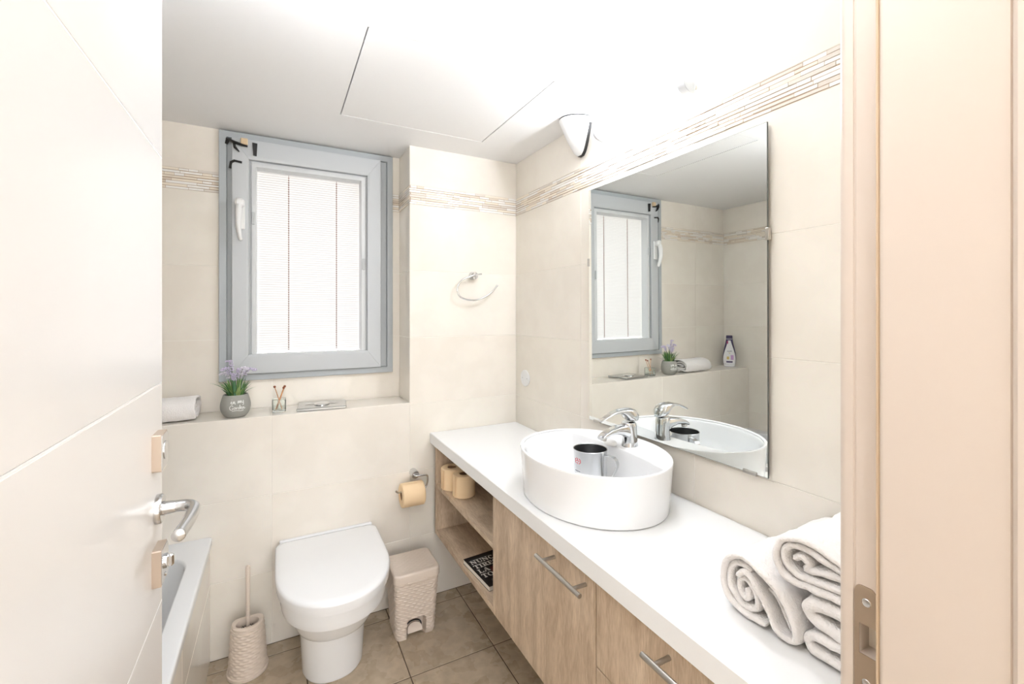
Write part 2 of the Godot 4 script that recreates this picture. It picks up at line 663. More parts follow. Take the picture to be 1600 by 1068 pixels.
# ---------------------------------------------------------------- room shell
func room() -> void:
	var wt := [M["wall_tile_0"], M["wall_tile_1"], M["wall_tile_2"]]
	var ft := [M["floor_tile_0"], M["floor_tile_1"], M["floor_tile_2"]]
	var e := 0.0014
	var X := Vector3.RIGHT; var Y := Vector3.UP; var Z := Vector3.BACK
	# floor
	var s := S.new()
	s.box(V(-1.3, -0.12, -1.75), V(1.75, -e, 2.62))
	var fl := struct("floor", s, M["floor_grout"], "matt beige-brown square floor tiles with dark joints", "floor")
	var xs := [-0.955, -0.605, -0.252, 0.101, 0.455, 0.8075, 1.156]
	var ds := [-1.66, -1.29, -0.917, -0.545, -0.172, 0.201, 0.574, 0.947, 1.32, 1.70, 2.073, 2.148]
	var vs := []
	for q in ds:
		vs.append(q)
	tile_plane(fl, Vector3.ZERO, X, -Z, xs, vs, ft, "floor_tile", [], 0.0042, 0.008, 0.0012)
	# back wall: lower block, pier, and the niche with the window opening
	s = S.new()
	s.box(V(-1.03, 0, ZB + e), V(1.28, SH - e, 2.62))
	s.box(V(0.5688 + e, SH - e, ZB + e), V(1.28, HC + 0.08, 2.62))
	s.box(V(-1.03, SH - e, ZN + e), V(-0.205, HC + 0.08, 2.62))
	s.box(V(0.507, SH - e, ZN + e), V(0.5688 + e, HC + 0.08, 2.62))
	s.box(V(-0.205, SH - e, ZN + e), V(0.507, 1.118, 2.62))
	s.box(V(-0.205, 2.196, ZN + e), V(0.507, HC + 0.08, 2.62))
	var wb := struct("wall_back", s, M["grout"], "cream tiled wall with the window niche, ledge and pier at the far end", "wall")
	var o := V(0, 0, ZB)
	tile_plane(wb, o, X, Y, [-0.613, -0.022, 0.569], [0.0, 0.309, 0.633, SH], wt)
	tile_plane(wb, o, X, Y, [-0.955, -0.613], [0.0, 0.309, 0.633, SH], wt)
	tile_plane(wb, o, X, Y, [0.569, 1.156], [0.0, 0.309, 0.633, 0.958, 1.283, 1.609, BB], wt)
	tile_plane(wb, o, X, Y, [0.569, 1.156], [BT, HC], wt)
	tile_plane(wb, V(0, SH, ZB), X, -Z, [-0.955, -0.613, -0.022, 0.569], [0.0, ZN - ZB], wt, "ledge_tile")
	var hole := [Rect2(-0.222, 1.104, 0.746, 1.2)]
	tile_plane(wb, V(0, 0, ZN), X, Y, [-0.955, -0.613, -0.022, 0.569], [SH, 1.283, 1.609, BB], wt, "tile", hole)
	tile_plane(wb, V(0, 0, ZN), X, Y, [-0.955, -0.613, -0.022, 0.569], [BT, HC], wt, "tile", hole)
	tile_plane(wb, V(0.5688, 0, ZN), Z, Y, [0.0, ZN - ZB], [SH, 1.283, 1.609, BB], wt, "tile")
	tile_plane(wb, V(0.5688, 0, ZN), Z, Y, [0.0, ZN - ZB], [BT, HC], wt, "tile")
	mosaic(wb, V(0.569, BB, ZB), X, Y, 1.156 - 0.569)
	mosaic(wb, V(-0.955, BB, ZN), X, Y, 0.955 - 0.229)
	mosaic(wb, V(0.531, BB, ZN), X, Y, 0.036)
	mosaic(wb, V(0.5688, BB, ZN), Z, Y, ZN - ZB)
	s = S.new()
	for q in [[V(0.57, BB, ZB + 0.0006), V(1.156, BT, ZB + 0.006)], [V(-0.955, BB, ZN + 0.0006), V(-0.229, BT, ZN + 0.006)], [V(0.531, BB, ZN + 0.0006), V(0.5688, BT, ZN + 0.006)], [V(0.5694, BB, ZB), V(0.575, BT, ZN)]]:
		s.box(q[0], q[1])
	part("mosaic_grout", s, M["mosaic_grout"], wb)
	# right wall
	s = S.new()
	s.box(V(XR + e, 0, 0.15), V(XR + 0.12, HC + 0.08, 2.16))
	var wr := struct("wall_right", s, M["grout"], "cream tiled wall behind the mirror and the vanity, with a mosaic band", "wall")
	var us := [0.0, 0.59, 1.18, 1.77, 1.853]
	tile_plane(wr, V(XR, 0, ZB), Z, Y, us, [0.0, 0.309, 0.633, 0.958, 1.283, 1.609, BB], wt)
	tile_plane(wr, V(XR, 0, ZB), Z, Y, us, [BT, HC], wt)
	mosaic(wr, V(XR, BB, ZB), Z, Y, 1.853)
	s = S.new()
	s.box(V(XR + 0.0006, BB, ZF), V(XR + 0.006, BT, ZB))
	part("mosaic_grout", s, M["mosaic_grout"], wr)
	# left wall
	s = S.new()
	s.box(V(XL - e, 0, 0.15), V(XL - 0.12, HC + 0.08, 2.62))
	var wl := struct("wall_left", s, M["grout"], "cream tiled wall along the bathtub, seen only in the mirror", "wall")
	var ul := [0.0, 0.288, 0.878, 1.468, ZN - ZF]
	tile_plane(wl, V(XL, 0, ZF), -Z, Y, ul, [0.0, 0.309, 0.633, 0.958, 1.283, 1.609, BB], wt)
	tile_plane(wl, V(XL, 0, ZF), -Z, Y, ul, [BT, HC], wt)
	mosaic(wl, V(XL + 0.0006, BB, ZF), -Z, Y, ZN - ZF)
	s = S.new()
	s.box(V(XL - 0.006, BB, ZF), V(XL, BT, ZN))
	part("mosaic_grout", s, M["mosaic_grout"], wl)
	# door wall
	s = S.new()
	s.box(V(-1.05, 0, 0.15), V(-0.262, HC + 0.3, ZF))
	s.box(V(0.644, 0, 0.15), V(1.16, HC + 0.3, ZF))
	s.box(V(-0.262, 2.12, 0.15), V(0.644, HC + 0.3, ZF))
	struct("wall_front", s, M["hall_paint"], "painted wall round the doorway that the picture is taken through", "wall")
	# ceiling with the access panel in its slot
	s = S.new()
	var hx0 := 0.228; var hx1 := 0.866; var hd0 := 1.316; var hd1 := 1.951
	s.box(V(-1.05, HC, ZF - 0.02), V(hx0, HC + 0.02, 2.62))
	s.box(V(hx1, HC, ZF - 0.02), V(1.28, HC + 0.02, 2.62))
	s.box(V(hx0, HC, ZF - 0.02), V(hx1, HC + 0.02, hd0))
	s.box(V(hx0, HC, hd1), V(hx1, HC + 0.02, 2.62))
	var ce := struct("ceiling", s, M["ceiling_paint"], "smooth white plaster ceiling with a square access panel", "ceiling")
	s = S.new()
	s.box(V(-1.05, HC + 0.20, ZF - 0.02), V(1.28, HC + 0.24, 2.62))
	for q in [[V(-1.07, HC, ZF - 0.02), V(-1.05, HC + 0.24, 2.62)], [V(1.28, HC, ZF - 0.02), V(1.30, HC + 0.24, 2.62)], [V(-1.07, HC, ZF - 0.04), V(1.30, HC + 0.24, ZF - 0.02)], [V(-1.07, HC, 2.62), V(1.30, HC + 0.24, 2.64)]]:
		s.box(q[0], q[1])
	part("ceiling_void", s, M["ceiling_paint"], ce)
	s = S.new()
	s.box(V(hx0 + 0.0045, HC + 0.0008, hd0 + 0.0012), V(hx1 - 0.0035, HC + 0.016, hd1 - 0.0012), 0.001)
	part("access_panel", s, M["ceiling_paint"], ce)

func hall() -> void:
	var s := S.new()
	s.box(V(-1.3, 0, -1.75), V(-1.2, 2.6, 0.15))
	struct("wall_hall_left", s, M["hall_paint"], "painted side wall of the hallway left of the doorway", "wall")
	s = S.new()
	s.box(V(1.65, 0, -1.75), V(1.75, 2.6, 0.15))
	s.box(V(1.16, 0, 0.15), V(1.75, 2.6, 0.25))
	struct("wall_hall_right", s, M["hall_paint"], "painted side wall of the hallway right of the doorway", "wall")
	s = S.new()
	s.box(V(-1.2, 0, -1.75), V(-0.75, 2.6, -1.65))
	s.box(V(1.15, 0, -1.75), V(1.65, 2.6, -1.65))
	s.box(V(-0.75, 0, -1.75), V(1.15, 0.25, -1.65))
	s.box(V(-0.75, 2.25, -1.75), V(1.15, 2.6, -1.65))
	struct("wall_hall_back", s, M["hall_paint"], "painted wall of the hallway behind the camera, with an opening for the added window", "wall")
	s = S.new()
	frame_sweep(s, -0.75, 1.15, 0.25, 2.25, [Vector2(0, -1.72), Vector2(0, -1.66), Vector2(0.05, -1.66), Vector2(0.05, -1.72)])
	s.box(V(0.18, 0.3, -1.715), V(0.22, 2.2, -1.665), 0.002)
	var hw := struct("window_2", s, M["white_plastic"], "white framed hallway window added behind the camera for fill light", "window")  # window and its opening added to send soft fill through the doorway
	s = S.new()
	s.box(V(-0.702, 0.298, -1.694), V(1.102, 2.202, -1.69))
	part("glass_pane", s, M["pane_glass"], hw)
	s = S.new()
	s.box(V(-1.3, 2.5, -1.75), V(1.75, 2.6, 0.16))
	struct("ceiling_hall", s, M["ceiling_paint"], "white ceiling of the hallway outside the bathroom", "ceiling")
	var t := thing("added_hall_fill", "added unseen square fill lamp on the hallway ceiling outside the bathroom", "lamp", V(0.2, 2.46, -0.55))  # unseen hallway lamp added as fill
	s = S.new()
	s.box(V(0.0, 2.46, -0.75), V(0.4, 2.5, -0.35), 0.008)
	part("housing", s, M["white_plastic"], t)
	s = S.new()
	s.box(V(0.02, 2.452, -0.73), V(0.38, 2.46, -0.37), 0.002)
	var lm := mat("hall_fill_glow", srgb(250, 244, 234), 0.5)
	lm.emission_enabled = true
	lm.emission = Color(0.93, 0.96, 1.0)
	lm.emission_energy_multiplier = 1.5
	part("diffuser", s, lm, t)
	var a := AreaLight3D.new()
	a.name = "hall_fill_light"
	a.area_size = Vector2(0.36, 0.36)
	a.light_color = Color(0.93, 0.96, 1.0)
	a.light_energy = HALL_FILL_ENERGY
	a.shadow_enabled = true
	a.position = V(0.2, 2.445, -0.55) - t.position
	a.rotation_degrees = Vector3(-90, 0, 0)
	t.add_child(a)

# ---------------------------------------------------------------- window and blind
func window() -> void:
	var s := S.new()
	# outer frame: flat flange, groove, inner rebate
	frame_sweep(s, -0.229, 0.531, 1.097, 2.2125, [Vector2(0, 2.357), Vector2(0, 2.340), Vector2(0.002, 2.337), Vector2(0.028, 2.337), Vector2(0.030, 2.340), Vector2(0.030, 2.352), Vector2(0.034, 2.352), Vector2(0.034, 2.346), Vector2(0.078, 2.346), Vector2(0.078, 2.43), Vector2(0.02, 2.43), Vector2(0.02, 2.357)])
	var w := struct("window_1", s, M["alu_grey"], "grey aluminium window with a white lever handle above the tiled ledge", "window")
	# sash: four mitred bars
	var x0 := -0.180; var x1 := 0.468; var y0 := 1.128; var y1 := 2.181
	var wd := 0.067
	var prof := [Vector2(0, 2.36), Vector2(0, 2.325), Vector2(0.003, 2.322), Vector2(0.056, 2.322), Vector2(0.058, 2.3235), Vector2(0.0645, 2.3235), Vector2(wd, 2.326), Vector2(wd, 2.39), Vector2(0.03, 2.41), Vector2(0, 2.36)]
	for k in 4:
		s = S.new()
		var ra := PackedVector3Array(); var rb := PackedVector3Array()
		for i in prof.size() - 1:
			var q: Vector2 = prof[i]
			var qy := q.x * 1.30
			var pts := [V(x0 + q.x, y0 + qy, q.y), V(x1 - q.x, y0 + qy, q.y), V(x1 - q.x, y1 - qy, q.y), V(x0 + q.x, y1 - qy, q.y)]
			var a: Vector3 = pts[k]; var b: Vector3 = pts[(k + 1) % 4]
			var g := (b - a).normalized() * 0.0004
			ra.append(a + g); rb.append(b - g)
		s.loft([ra, rb])
		part("sash_bar", s, M["alu_light"], w)
	# glazing bead, set back on all sides
	s = S.new()
	var bx0 := x0 + wd; var bx1 := x1 - wd; var by0 := y0 + wd * 1.3 - 0.03; var by1 := y1 - wd * 1.3
	frame_sweep(s, bx0, bx1, by0, by1, [Vector2(0.0, 2.39), Vector2(0.0, 2.348), Vector2(0.006, 2.348), Vector2(0.008, 2.336), Vector2(0.012, 2.333), Vector2(0.027, 2.333), Vector2(0.030, 2.337), Vector2(0.030, 2.39)])
	part("glazing_bead", s, M["alu_bead"], w)
	s = S.new()
	s.box(V(bx0 + 0.0, by0 + 0.0, 2.424), V(bx1 - 0.0, by1 - 0.0, 2.428))
	part("glass_pane", s, M["pane_glass"], w)
	s = S.new()
	s.box(V(-0.103, 1.803, 2.326), V(-0.090, 1.859, 2.334), 0.002)
	part("screen_clip", s, M["grey_clip"], w)
	s = S.new()
	s.box(V(0.378, 1.620, 2.326), V(0.391, 1.676, 2.334), 0.002)
	part("screen_clip", s, M["grey_clip"], w)
	# lever handle
	s = S.new()
	s.box(V(-0.164, 1.775, 2.312), V(-0.128, 1.905, 2.3225), 0.004)
	var hb := part("handle_base", s, M["white_plastic"], w)
	s = S.new()
	s.box(V(-0.164, 1.868, 2.272), V(-0.130, 1.906, 2.314), 0.008)
	s.tube(spline([V(-0.148, 1.876, 2.280), V(-0.150, 1.84, 2.272), V(-0.151, 1.79, 2.272), V(-0.146, 1.74, 2.284), V(-0.143, 1.722, 2.290)], 5), [0.0135, 0.016, 0.017, 0.017, 0.017, 0.0168, 0.0165, 0.016, 0.0158, 0.0155, 0.015, 0.0145, 0.014, 0.0135, 0.013, 0.0125, 0.012, 0.0115, 0.011, 0.010, 0.007], 14, 0.7)
	part("handle_lever", s, M["white_plastic"], hb)
	# black fittings at the upper left corner
	s = S.new()
	s.tube([V(-0.196, 2.175, 2.336), V(-0.170, 2.158, 2.316), V(-0.140, 2.150, 2.312), V(-0.118, 2.146, 2.313)], [0.010, 0.014, 0.011, 0.006], 8, 0.5)
	s.tube([V(-0.172, 2.160, 2.316), V(-0.166, 2.135, 2.313), V(-0.150, 2.118, 2.312)], [0.010, 0.012, 0.005], 7, 0.5)
	s.tube([V(-0.196, 2.168, 2.336), V(-0.200, 2.152, 2.333)], [0.008, 0.006], 7)
	part("corner_hinge", s, M["black_plastic"], w)
	s = S.new()
	s.box(V(-0.145, 2.152, 2.305), V(-0.117, 2.180, 2.322), 0.003)
	part("wooden_wedge", s, M["pale_wood"], w)
	s = S.new()
	s.prism(PackedVector2Array([Vector2(-0.100, 2.168), Vector2(-0.080, 2.166), Vector2(-0.083, 2.110), Vector2(-0.096, 2.112)]), Transform3D(Basis(), Vector3(0, 0, -2.3225)), 0.009)
	part("black_wedge", s, M["black_plastic"], w)
	s = S.new()
	s.tube([V(-0.140, 2.072, 2.315), V(-0.168, 2.076, 2.315), V(-0.180, 2.070, 2.322), V(-0.186, 2.045, 2.333)], [0.008, 0.008, 0.008, 0.007], 8, 0.6)
	part("black_hook", s, M["black_plastic"], w)

	# blind between the panes
	var t := thing("venetian_blind", "white venetian blind with thin slats and two brown ladder cords in the window", "blind", V(0.144, 1.22, 2.405))
	var slat := S.new()
	var lw := 0.247
	var arc := PackedVector3Array()
	var arc2 := PackedVector3Array()
	for k in 5:
		var q := (k / 4.0 - 0.5)
		arc.append(Vector3(-lw, 0.0008 - q * q * 0.006, q * 0.0152))
		arc2.append(Vector3(-lw, -q * q * 0.006, q * 0.0152))
	arc2.reverse()
	arc.append_array(arc2)
	var far := PackedVector3Array()
	for v in arc:
		far.append(v + Vector3(2 * lw, 0, 0))
	slat.loft([arc, far])
	var sm := slat.mesh(30)
	sm.surface_set_material(0, M["slat_white"])
	for k in 78:
		var mi := MeshInstance3D.new()
		mi.mesh = sm
		mi.transform = Transform3D(Basis(Vector3.RIGHT, deg_to_rad(62)), Vector3(0, 0.005 + k * 0.01096, 0))
		add_named(mi, "slat", t)
	for x in [0.048, 0.263]:
		s = S.new()
		s.box(V(x - 0.0011, 1.232, 2.3925), V(x + 0.0011, 2.062, 2.394))
		for k in 76:
			s.box(V(x - 0.0032, 1.226 + k * 0.01096, 2.3920), V(x + 0.0032, 1.2288 + k * 0.01096, 2.3965))
		part("ladder_cord", s, M["cord_brown"], t)
	s = S.new()
	s.box(V(0.144 - lw, 2.072, 2.393), V(0.144 + lw, 2.095, 2.417), 0.002)
	part("head_rail", s, M["slat_white"], t)

# ---------------------------------------------------------------- open door and the jamb
func door_and_jamb() -> void:
	var xd := -0.197
	var s := S.new()
	# leaf in four boards divided by inlaid strips
	var ys := [0.006, 0.431, 0.849, 1.267, 1.699, 2.095]
	s.box(V(xd - 0.030, 0.006, 0.285), V(xd - 0.0012, 2.095, 1.076))
	var dr := struct("door_1", s, M["door_lacquer"], "white lacquered door standing open at the left with fine horizontal inlays", "door")
	for k in 5:
		s = S.new()
		s.box(V(xd - 0.006, ys[k] + 0.0016, 0.285), V(xd, ys[k + 1] - 0.0016, 1.076), 0.0008)
		part("door_board", s, M["door_lacquer"], dr)
	for k in range(1, 5):
		s = S.new()
		s.box(V(xd - 0.004, ys[k] - 0.0014, 0.285), V(xd - 0.0003, ys[k] + 0.0014, 1.076))
		part("inlay_strip", s, M["door_inlay"], dr)
	# lever handle
	s = S.new()
	s.lathe([Vector2(0.0, 0), Vector2(0.0265, 0), Vector2(0.0265, 0.007), Vector2(0.0245, 0.010), Vector2(0.0, 0.010)], V(xd, 1.040, 1.030), Vector3.RIGHT, 36)
	var rose := part("handle_rose", s, M["steel_satin"], dr)
	var lever_r := []
	for k in 44:
		lever_r.append(0.0105)
	lever_r.append_array([0.0100, 0.0088, 0.0070, 0.0045, 0.0015])
	s = S.new()
	s.lathe([Vector2(0, 0), Vector2(0.0125, 0), Vector2(0.0115, 0.012), Vector2(0.0105, 0.02), Vector2(0, 0.02)], V(xd + 0.009, 1.040, 1.030), Vector3.RIGHT, 24)
	s.tube(spline([V(xd + 0.012, 1.040, 1.030), V(xd + 0.034, 1.040, 1.030), V(xd + 0.050, 1.039, 1.026), V(xd + 0.059, 1.038, 1.012), V(xd + 0.060, 1.037, 0.985), V(xd + 0.058, 1.036, 0.95), V(xd + 0.054, 1.035, 0.915), V(xd + 0.053, 1.035, 0.905), V(xd + 0.053, 1.035, 0.901)], 6), lever_r, 18)
	part("handle_lever", s, M["steel_satin"], rose)
	# upper and lower square escutcheons with chamfered corners
	for q in [[1.150, 1], [0.944, 0]]:
		s = S.new()
		var yc: float = q[0]
		var poly := PackedVector2Array()
		for a in [Vector2(-0.026, -0.033), Vector2(0.020, -0.033), Vector2(0.028, -0.024), Vector2(0.028, 0.024), Vector2(0.020, 0.033), Vector2(-0.026, 0.033), Vector2(-0.028, 0.031), Vector2(-0.028, -0.031)]:
			poly.append(a)
		s.prism(poly, Transform3D(Basis(Vector3(0, 0, -1), Vector3.UP, Vector3.RIGHT), V(xd, yc, 1.022)), 0.0135)
		var es := part("escutcheon", s, M["jamb_reflection_tan"], dr)
		s = S.new()
		var face := PackedVector2Array()
		for v in poly:
			face.append(v * 0.93)
		s.prism(face, Transform3D(Basis(Vector3(0, 0, -1), Vector3.UP, Vector3.RIGHT), V(xd + 0.0136, yc, 1.022)), 0.0012)
		part("face_plate", s, M["steel_satin"], es)
		if q[1] == 1:
			s = S.new()
			s.lathe([Vector2(0, 0), Vector2(0.0165, 0), Vector2(0.0165, 0.0012), Vector2(0.014, 0.002), Vector2(0, 0.0022)], V(xd + 0.0148, yc, 1.022), Vector3.RIGHT, 28)
			part("blind_cap", s, M["steel_satin"], es)
		else:
			s = S.new()
			s.lathe([Vector2(0, 0), Vector2(0.013, 0), Vector2(0.013, 0.004), Vector2(0, 0.005)], V(xd + 0.0148, yc + 0.002, 1.022), Vector3.RIGHT, 28)
			s.box(V(xd + 0.016, yc - 0.009, 1.017), V(xd + 0.028, yc + 0.013, 1.027), 0.003)
			part("thumb_turn", s, M["chrome"], es)
			s = S.new()
			s.lathe([Vector2(0, 0), Vector2(0.004, 0), Vector2(0.003, 0.002), Vector2(0, 0.0022)], V(xd + 0.0148, yc - 0.022, 1.022), Vector3.RIGHT, 14)
			part("screw", s, M["chrome"], es)
	# jamb on the right: rebate, stop with gasket, hallway architrave
	var xj := 0.622
	s = S.new()
	var poly := PackedVector2Array()
	# (x, d): section of the rebate part with a rounded room-side corner
	for a in [Vector2(0.655, 0.3045), Vector2(0.632, 0.3045)]:
		poly.append(a)
	for k in 6:
		var an := PI / 2 * k / 5.0
		poly.append(Vector2(xj + 0.010 - 0.010 * sin(an), 0.2945 + 0.010 * cos(an)))
	for a in [Vector2(xj, 0.287), Vector2(xj + 0.0012, 0.2862), Vector2(xj + 0.0012, 0.2846), Vector2(xj, 0.2838), Vector2(xj, 0.2600), Vector2(0.655, 0.2600)]:
		poly.append(a)
	# the keep is a real pocket in the rebate behind the strike plate
	var keep := poly.duplicate()
	keep.remove_at(keep.size() - 2); keep.remove_at(keep.size() - 2)
	keep.insert(keep.size() - 1, Vector2(xj, 0.2800))
	keep.insert(keep.size() - 1, Vector2(xj + 0.024, 0.2800))
	keep.insert(keep.size() - 1, Vector2(xj + 0.024, 0.2600))
	var lay := Basis(Vector3.RIGHT, Vector3(0, 0, -1), Vector3.UP)
	s.prism(poly, Transform3D(lay, Vector3(0, 0, 0)), 0.992)
	s.prism(keep, Transform3D(lay, Vector3(0, 0.992, 0)), 0.036)
	s.prism(poly, Transform3D(lay, Vector3(0, 1.028, 0)), 2.12 - 1.028)
	s.box(V(-0.262, 2.112, 0.2600), V(xj, 2.13, 0.3045), 0.002)
	s.box(V(-0.262, 0.0, 0.2600), V(-0.236, 2.112, 0.3045), 0.002)
	var jm := struct("trim_1", s, M["jamb_lacquer"], "cream lacquered door jamb at the right edge with a metal strike plate", "door frame")
	s = S.new()
	poly = PackedVector2Array()
	for a in [Vector2(0.66, 0.15), Vector2(0.612, 0.15), Vector2(0.610, 0.152), Vector2(0.610, 0.2515)]:
		poly.append(a)
	for k in 5:
		var an := PI / 2 * k / 4.0
		poly.append(Vector2(0.616 - 0.006 * cos(an), 0.2515 + 0.005 * sin(an)))
	for a in [Vector2(0.66, 0.2565)]:
		poly.append(a)
	s.prism(poly, Transform3D(Basis(Vector3.RIGHT, Vector3(0, 0, -1), Vector3.UP), Vector3(0, 0, 0)), 2.12)
	s.box(V(-0.262, 2.098, 0.15), V(0.610, 2.13, 0.2565), 0.002)
	part("jamb_lining", s, M["jamb_lacquer"], jm)
	s = S.new()
	s.box(V(0.6135, 0, 0.2566), V(0.6225, 2.1, 0.2605), 0.0012)
	part("gasket", s, M["gasket_tan"], jm)
	s = S.new()
	s.box(V(0.6065, 0, 0.1355), V(0.69, 2.17, 0.1505), 0.004)
	part("architrave", s, M["jamb_lacquer"], jm)
	# strike plate, a round-ended plate with a slot
	s = S.new()
	var dm := 0.2735; var ym := 1.006
	var outer := []
	var hw := 0.0115; var hh := 0.068
	for k in 24:
		var an := TAU * (k + 0.5) / 24
		outer.append(Vector2(signf(cos(an)) * pow(absf(cos(an)), 0.45) * hw, signf(sin(an)) * (hh - hw) + sin(an) * hw))
	var plate := PackedVector2Array()
	for q in outer:
		plate.append(q)
	var tf := Transform3D(Basis(Vector3(0, 0, 1), Vector3.UP, Vector3.LEFT), V(xj, ym, dm))
	var cutp := PackedVector2Array([Vector2(-0.0065, -0.014), Vector2(0.013, -0.014), Vector2(0.013, 0.022), Vector2(-0.0065, 0.022)])
	for q in Geometry2D.clip_polygons(plate, cutp):
		s.prism(q, tf, 0.0012)
	var sp := part("strike_plate", s, M["strike_metal"], jm)
	for dy in [-0.047, 0.049]:
		s = S.new()
		s.lathe([Vector2(0, 0), Vector2(0.0052, 0), Vector2(0.0042, 0.0009), Vector2(0.001, 0.0003), Vector2(0, 0.0003)], V(xj - 0.0011, ym + dy, dm - 0.001), Vector3.LEFT, 16)
		part("screw", s, M["steel_satin"], sp)

# ---------------------------------------------------------------- bathtub
func bathtub() -> void:
	var x0 := XL + 0.001; var x1 := -0.231; var d0 := 0.45; var d1 := ZB - 0.001; var y := 0.503
	var t := thing("bathtub", "white acrylic bathtub along the left wall, partly behind the open door", "bathtub", V(-0.58, 0, 1.3))
	var s := S.new()
	var rs := []
	rs.append(ring(rrect(x0 + 0.004, x1 - 0.006, d0, d1, 0.006, 8), y - 0.032))
	rs.append(ring(rrect(x0, x1 - 0.001, d0, d1, 0.008, 8), y - 0.030))
	rs.append(ring(rrect(x0, x1, d0, d1, 0.008, 8), y - 0.007))
	rs.append(ring(rrect(x0, x1 - 0.002, d0, d1, 0.009, 8), y - 0.002))
	rs.append(ring(rrect(x0, x1 - 0.007, d0 + 0.002, d1, 0.012, 8), y))
	var ix0 := x0 + 0.055; var ix1 := -0.291; var id0 := d0 + 0.08; var id1 := 2.030
	rs.append(ring(rrect(ix0 - 0.008, ix1 + 0.008, id0 - 0.008, id1 + 0.008, 0.11, 8), y))
	rs.append(ring(rrect(ix0 - 0.003, ix1 + 0.003, id0 - 0.003, id1 + 0.003, 0.108, 8), y - 0.0025))
	rs.append(ring(rrect(ix0, ix1, id0, id1, 0.106, 8), y - 0.010))
	rs.append(ring(rrect(ix0 + 0.012, ix1 - 0.012, id0 + 0.02, id1 - 0.03, 0.11, 8), y - 0.12))
	rs.append(ring(rrect(ix0 + 0.03, ix1 - 0.03, id0 + 0.04, id1 - 0.10, 0.13, 8), y - 0.30))
	rs.append(ring(rrect(ix0 + 0.05, ix1 - 0.05, id0 + 0.07, id1 - 0.15, 0.14, 8), y - 0.37))
	rs.append(ring(rrect(ix0 + 0.10, ix1 - 0.10, id0 + 0.13, id1 - 0.22, 0.13, 8), y - 0.395))
	rs.append(ring(rrect(ix0 + 0.16, ix1 - 0.16, id0 + 0.3, id1 - 0.4, 0.08, 8), y - 0.40))
	s.loft(rs, false, true)
	part("tub_shell", s, M["tub_acrylic"], t, 50)
	s = S.new()
	s.box(V(x0, 0, d0 + 0.01), V(x1 - 0.0095, 0.10, d1))
	s.box(V(x1 - 0.04, 0, d0 + 0.01), V(x1 - 0.0095, y - 0.032, d1))
	s.box(V(x0, 0, d0 + 0.01), V(x1 - 0.0095, y - 0.032, d0 + 0.04))
	var ap := part("apron", s, M["grout"], t)
	var wt := [M["wall_tile_0"], M["wall_tile_1"], M["wall_tile_2"]]
	var us := []
	for q in [d0 + 0.01, 0.968, 1.558, d1]:
		us.append(q - 0.46)
	# tiles of the apron, kept in its own frame
	var o := V(x1 - 0.0085, 0, 0.46)
	var u := Vector3(0, 0, -1)
	for i in 3:
		for q in [[0.0, 0.309], [0.309, y - 0.032]]:
			var a := S.new()
			var p0: Vector3 = o + u * (us[i] + 0.001); var p1: Vector3 = o + u * (us[i + 1] - 0.001)
			a.box(Vector3(o.x - 0.006, q[0] + 0.001, p0.z), Vector3(o.x, q[1] - 0.001, p1.z), 0.0009)
			part("tile", a, wt[rng.randi() % 3], ap, 20)

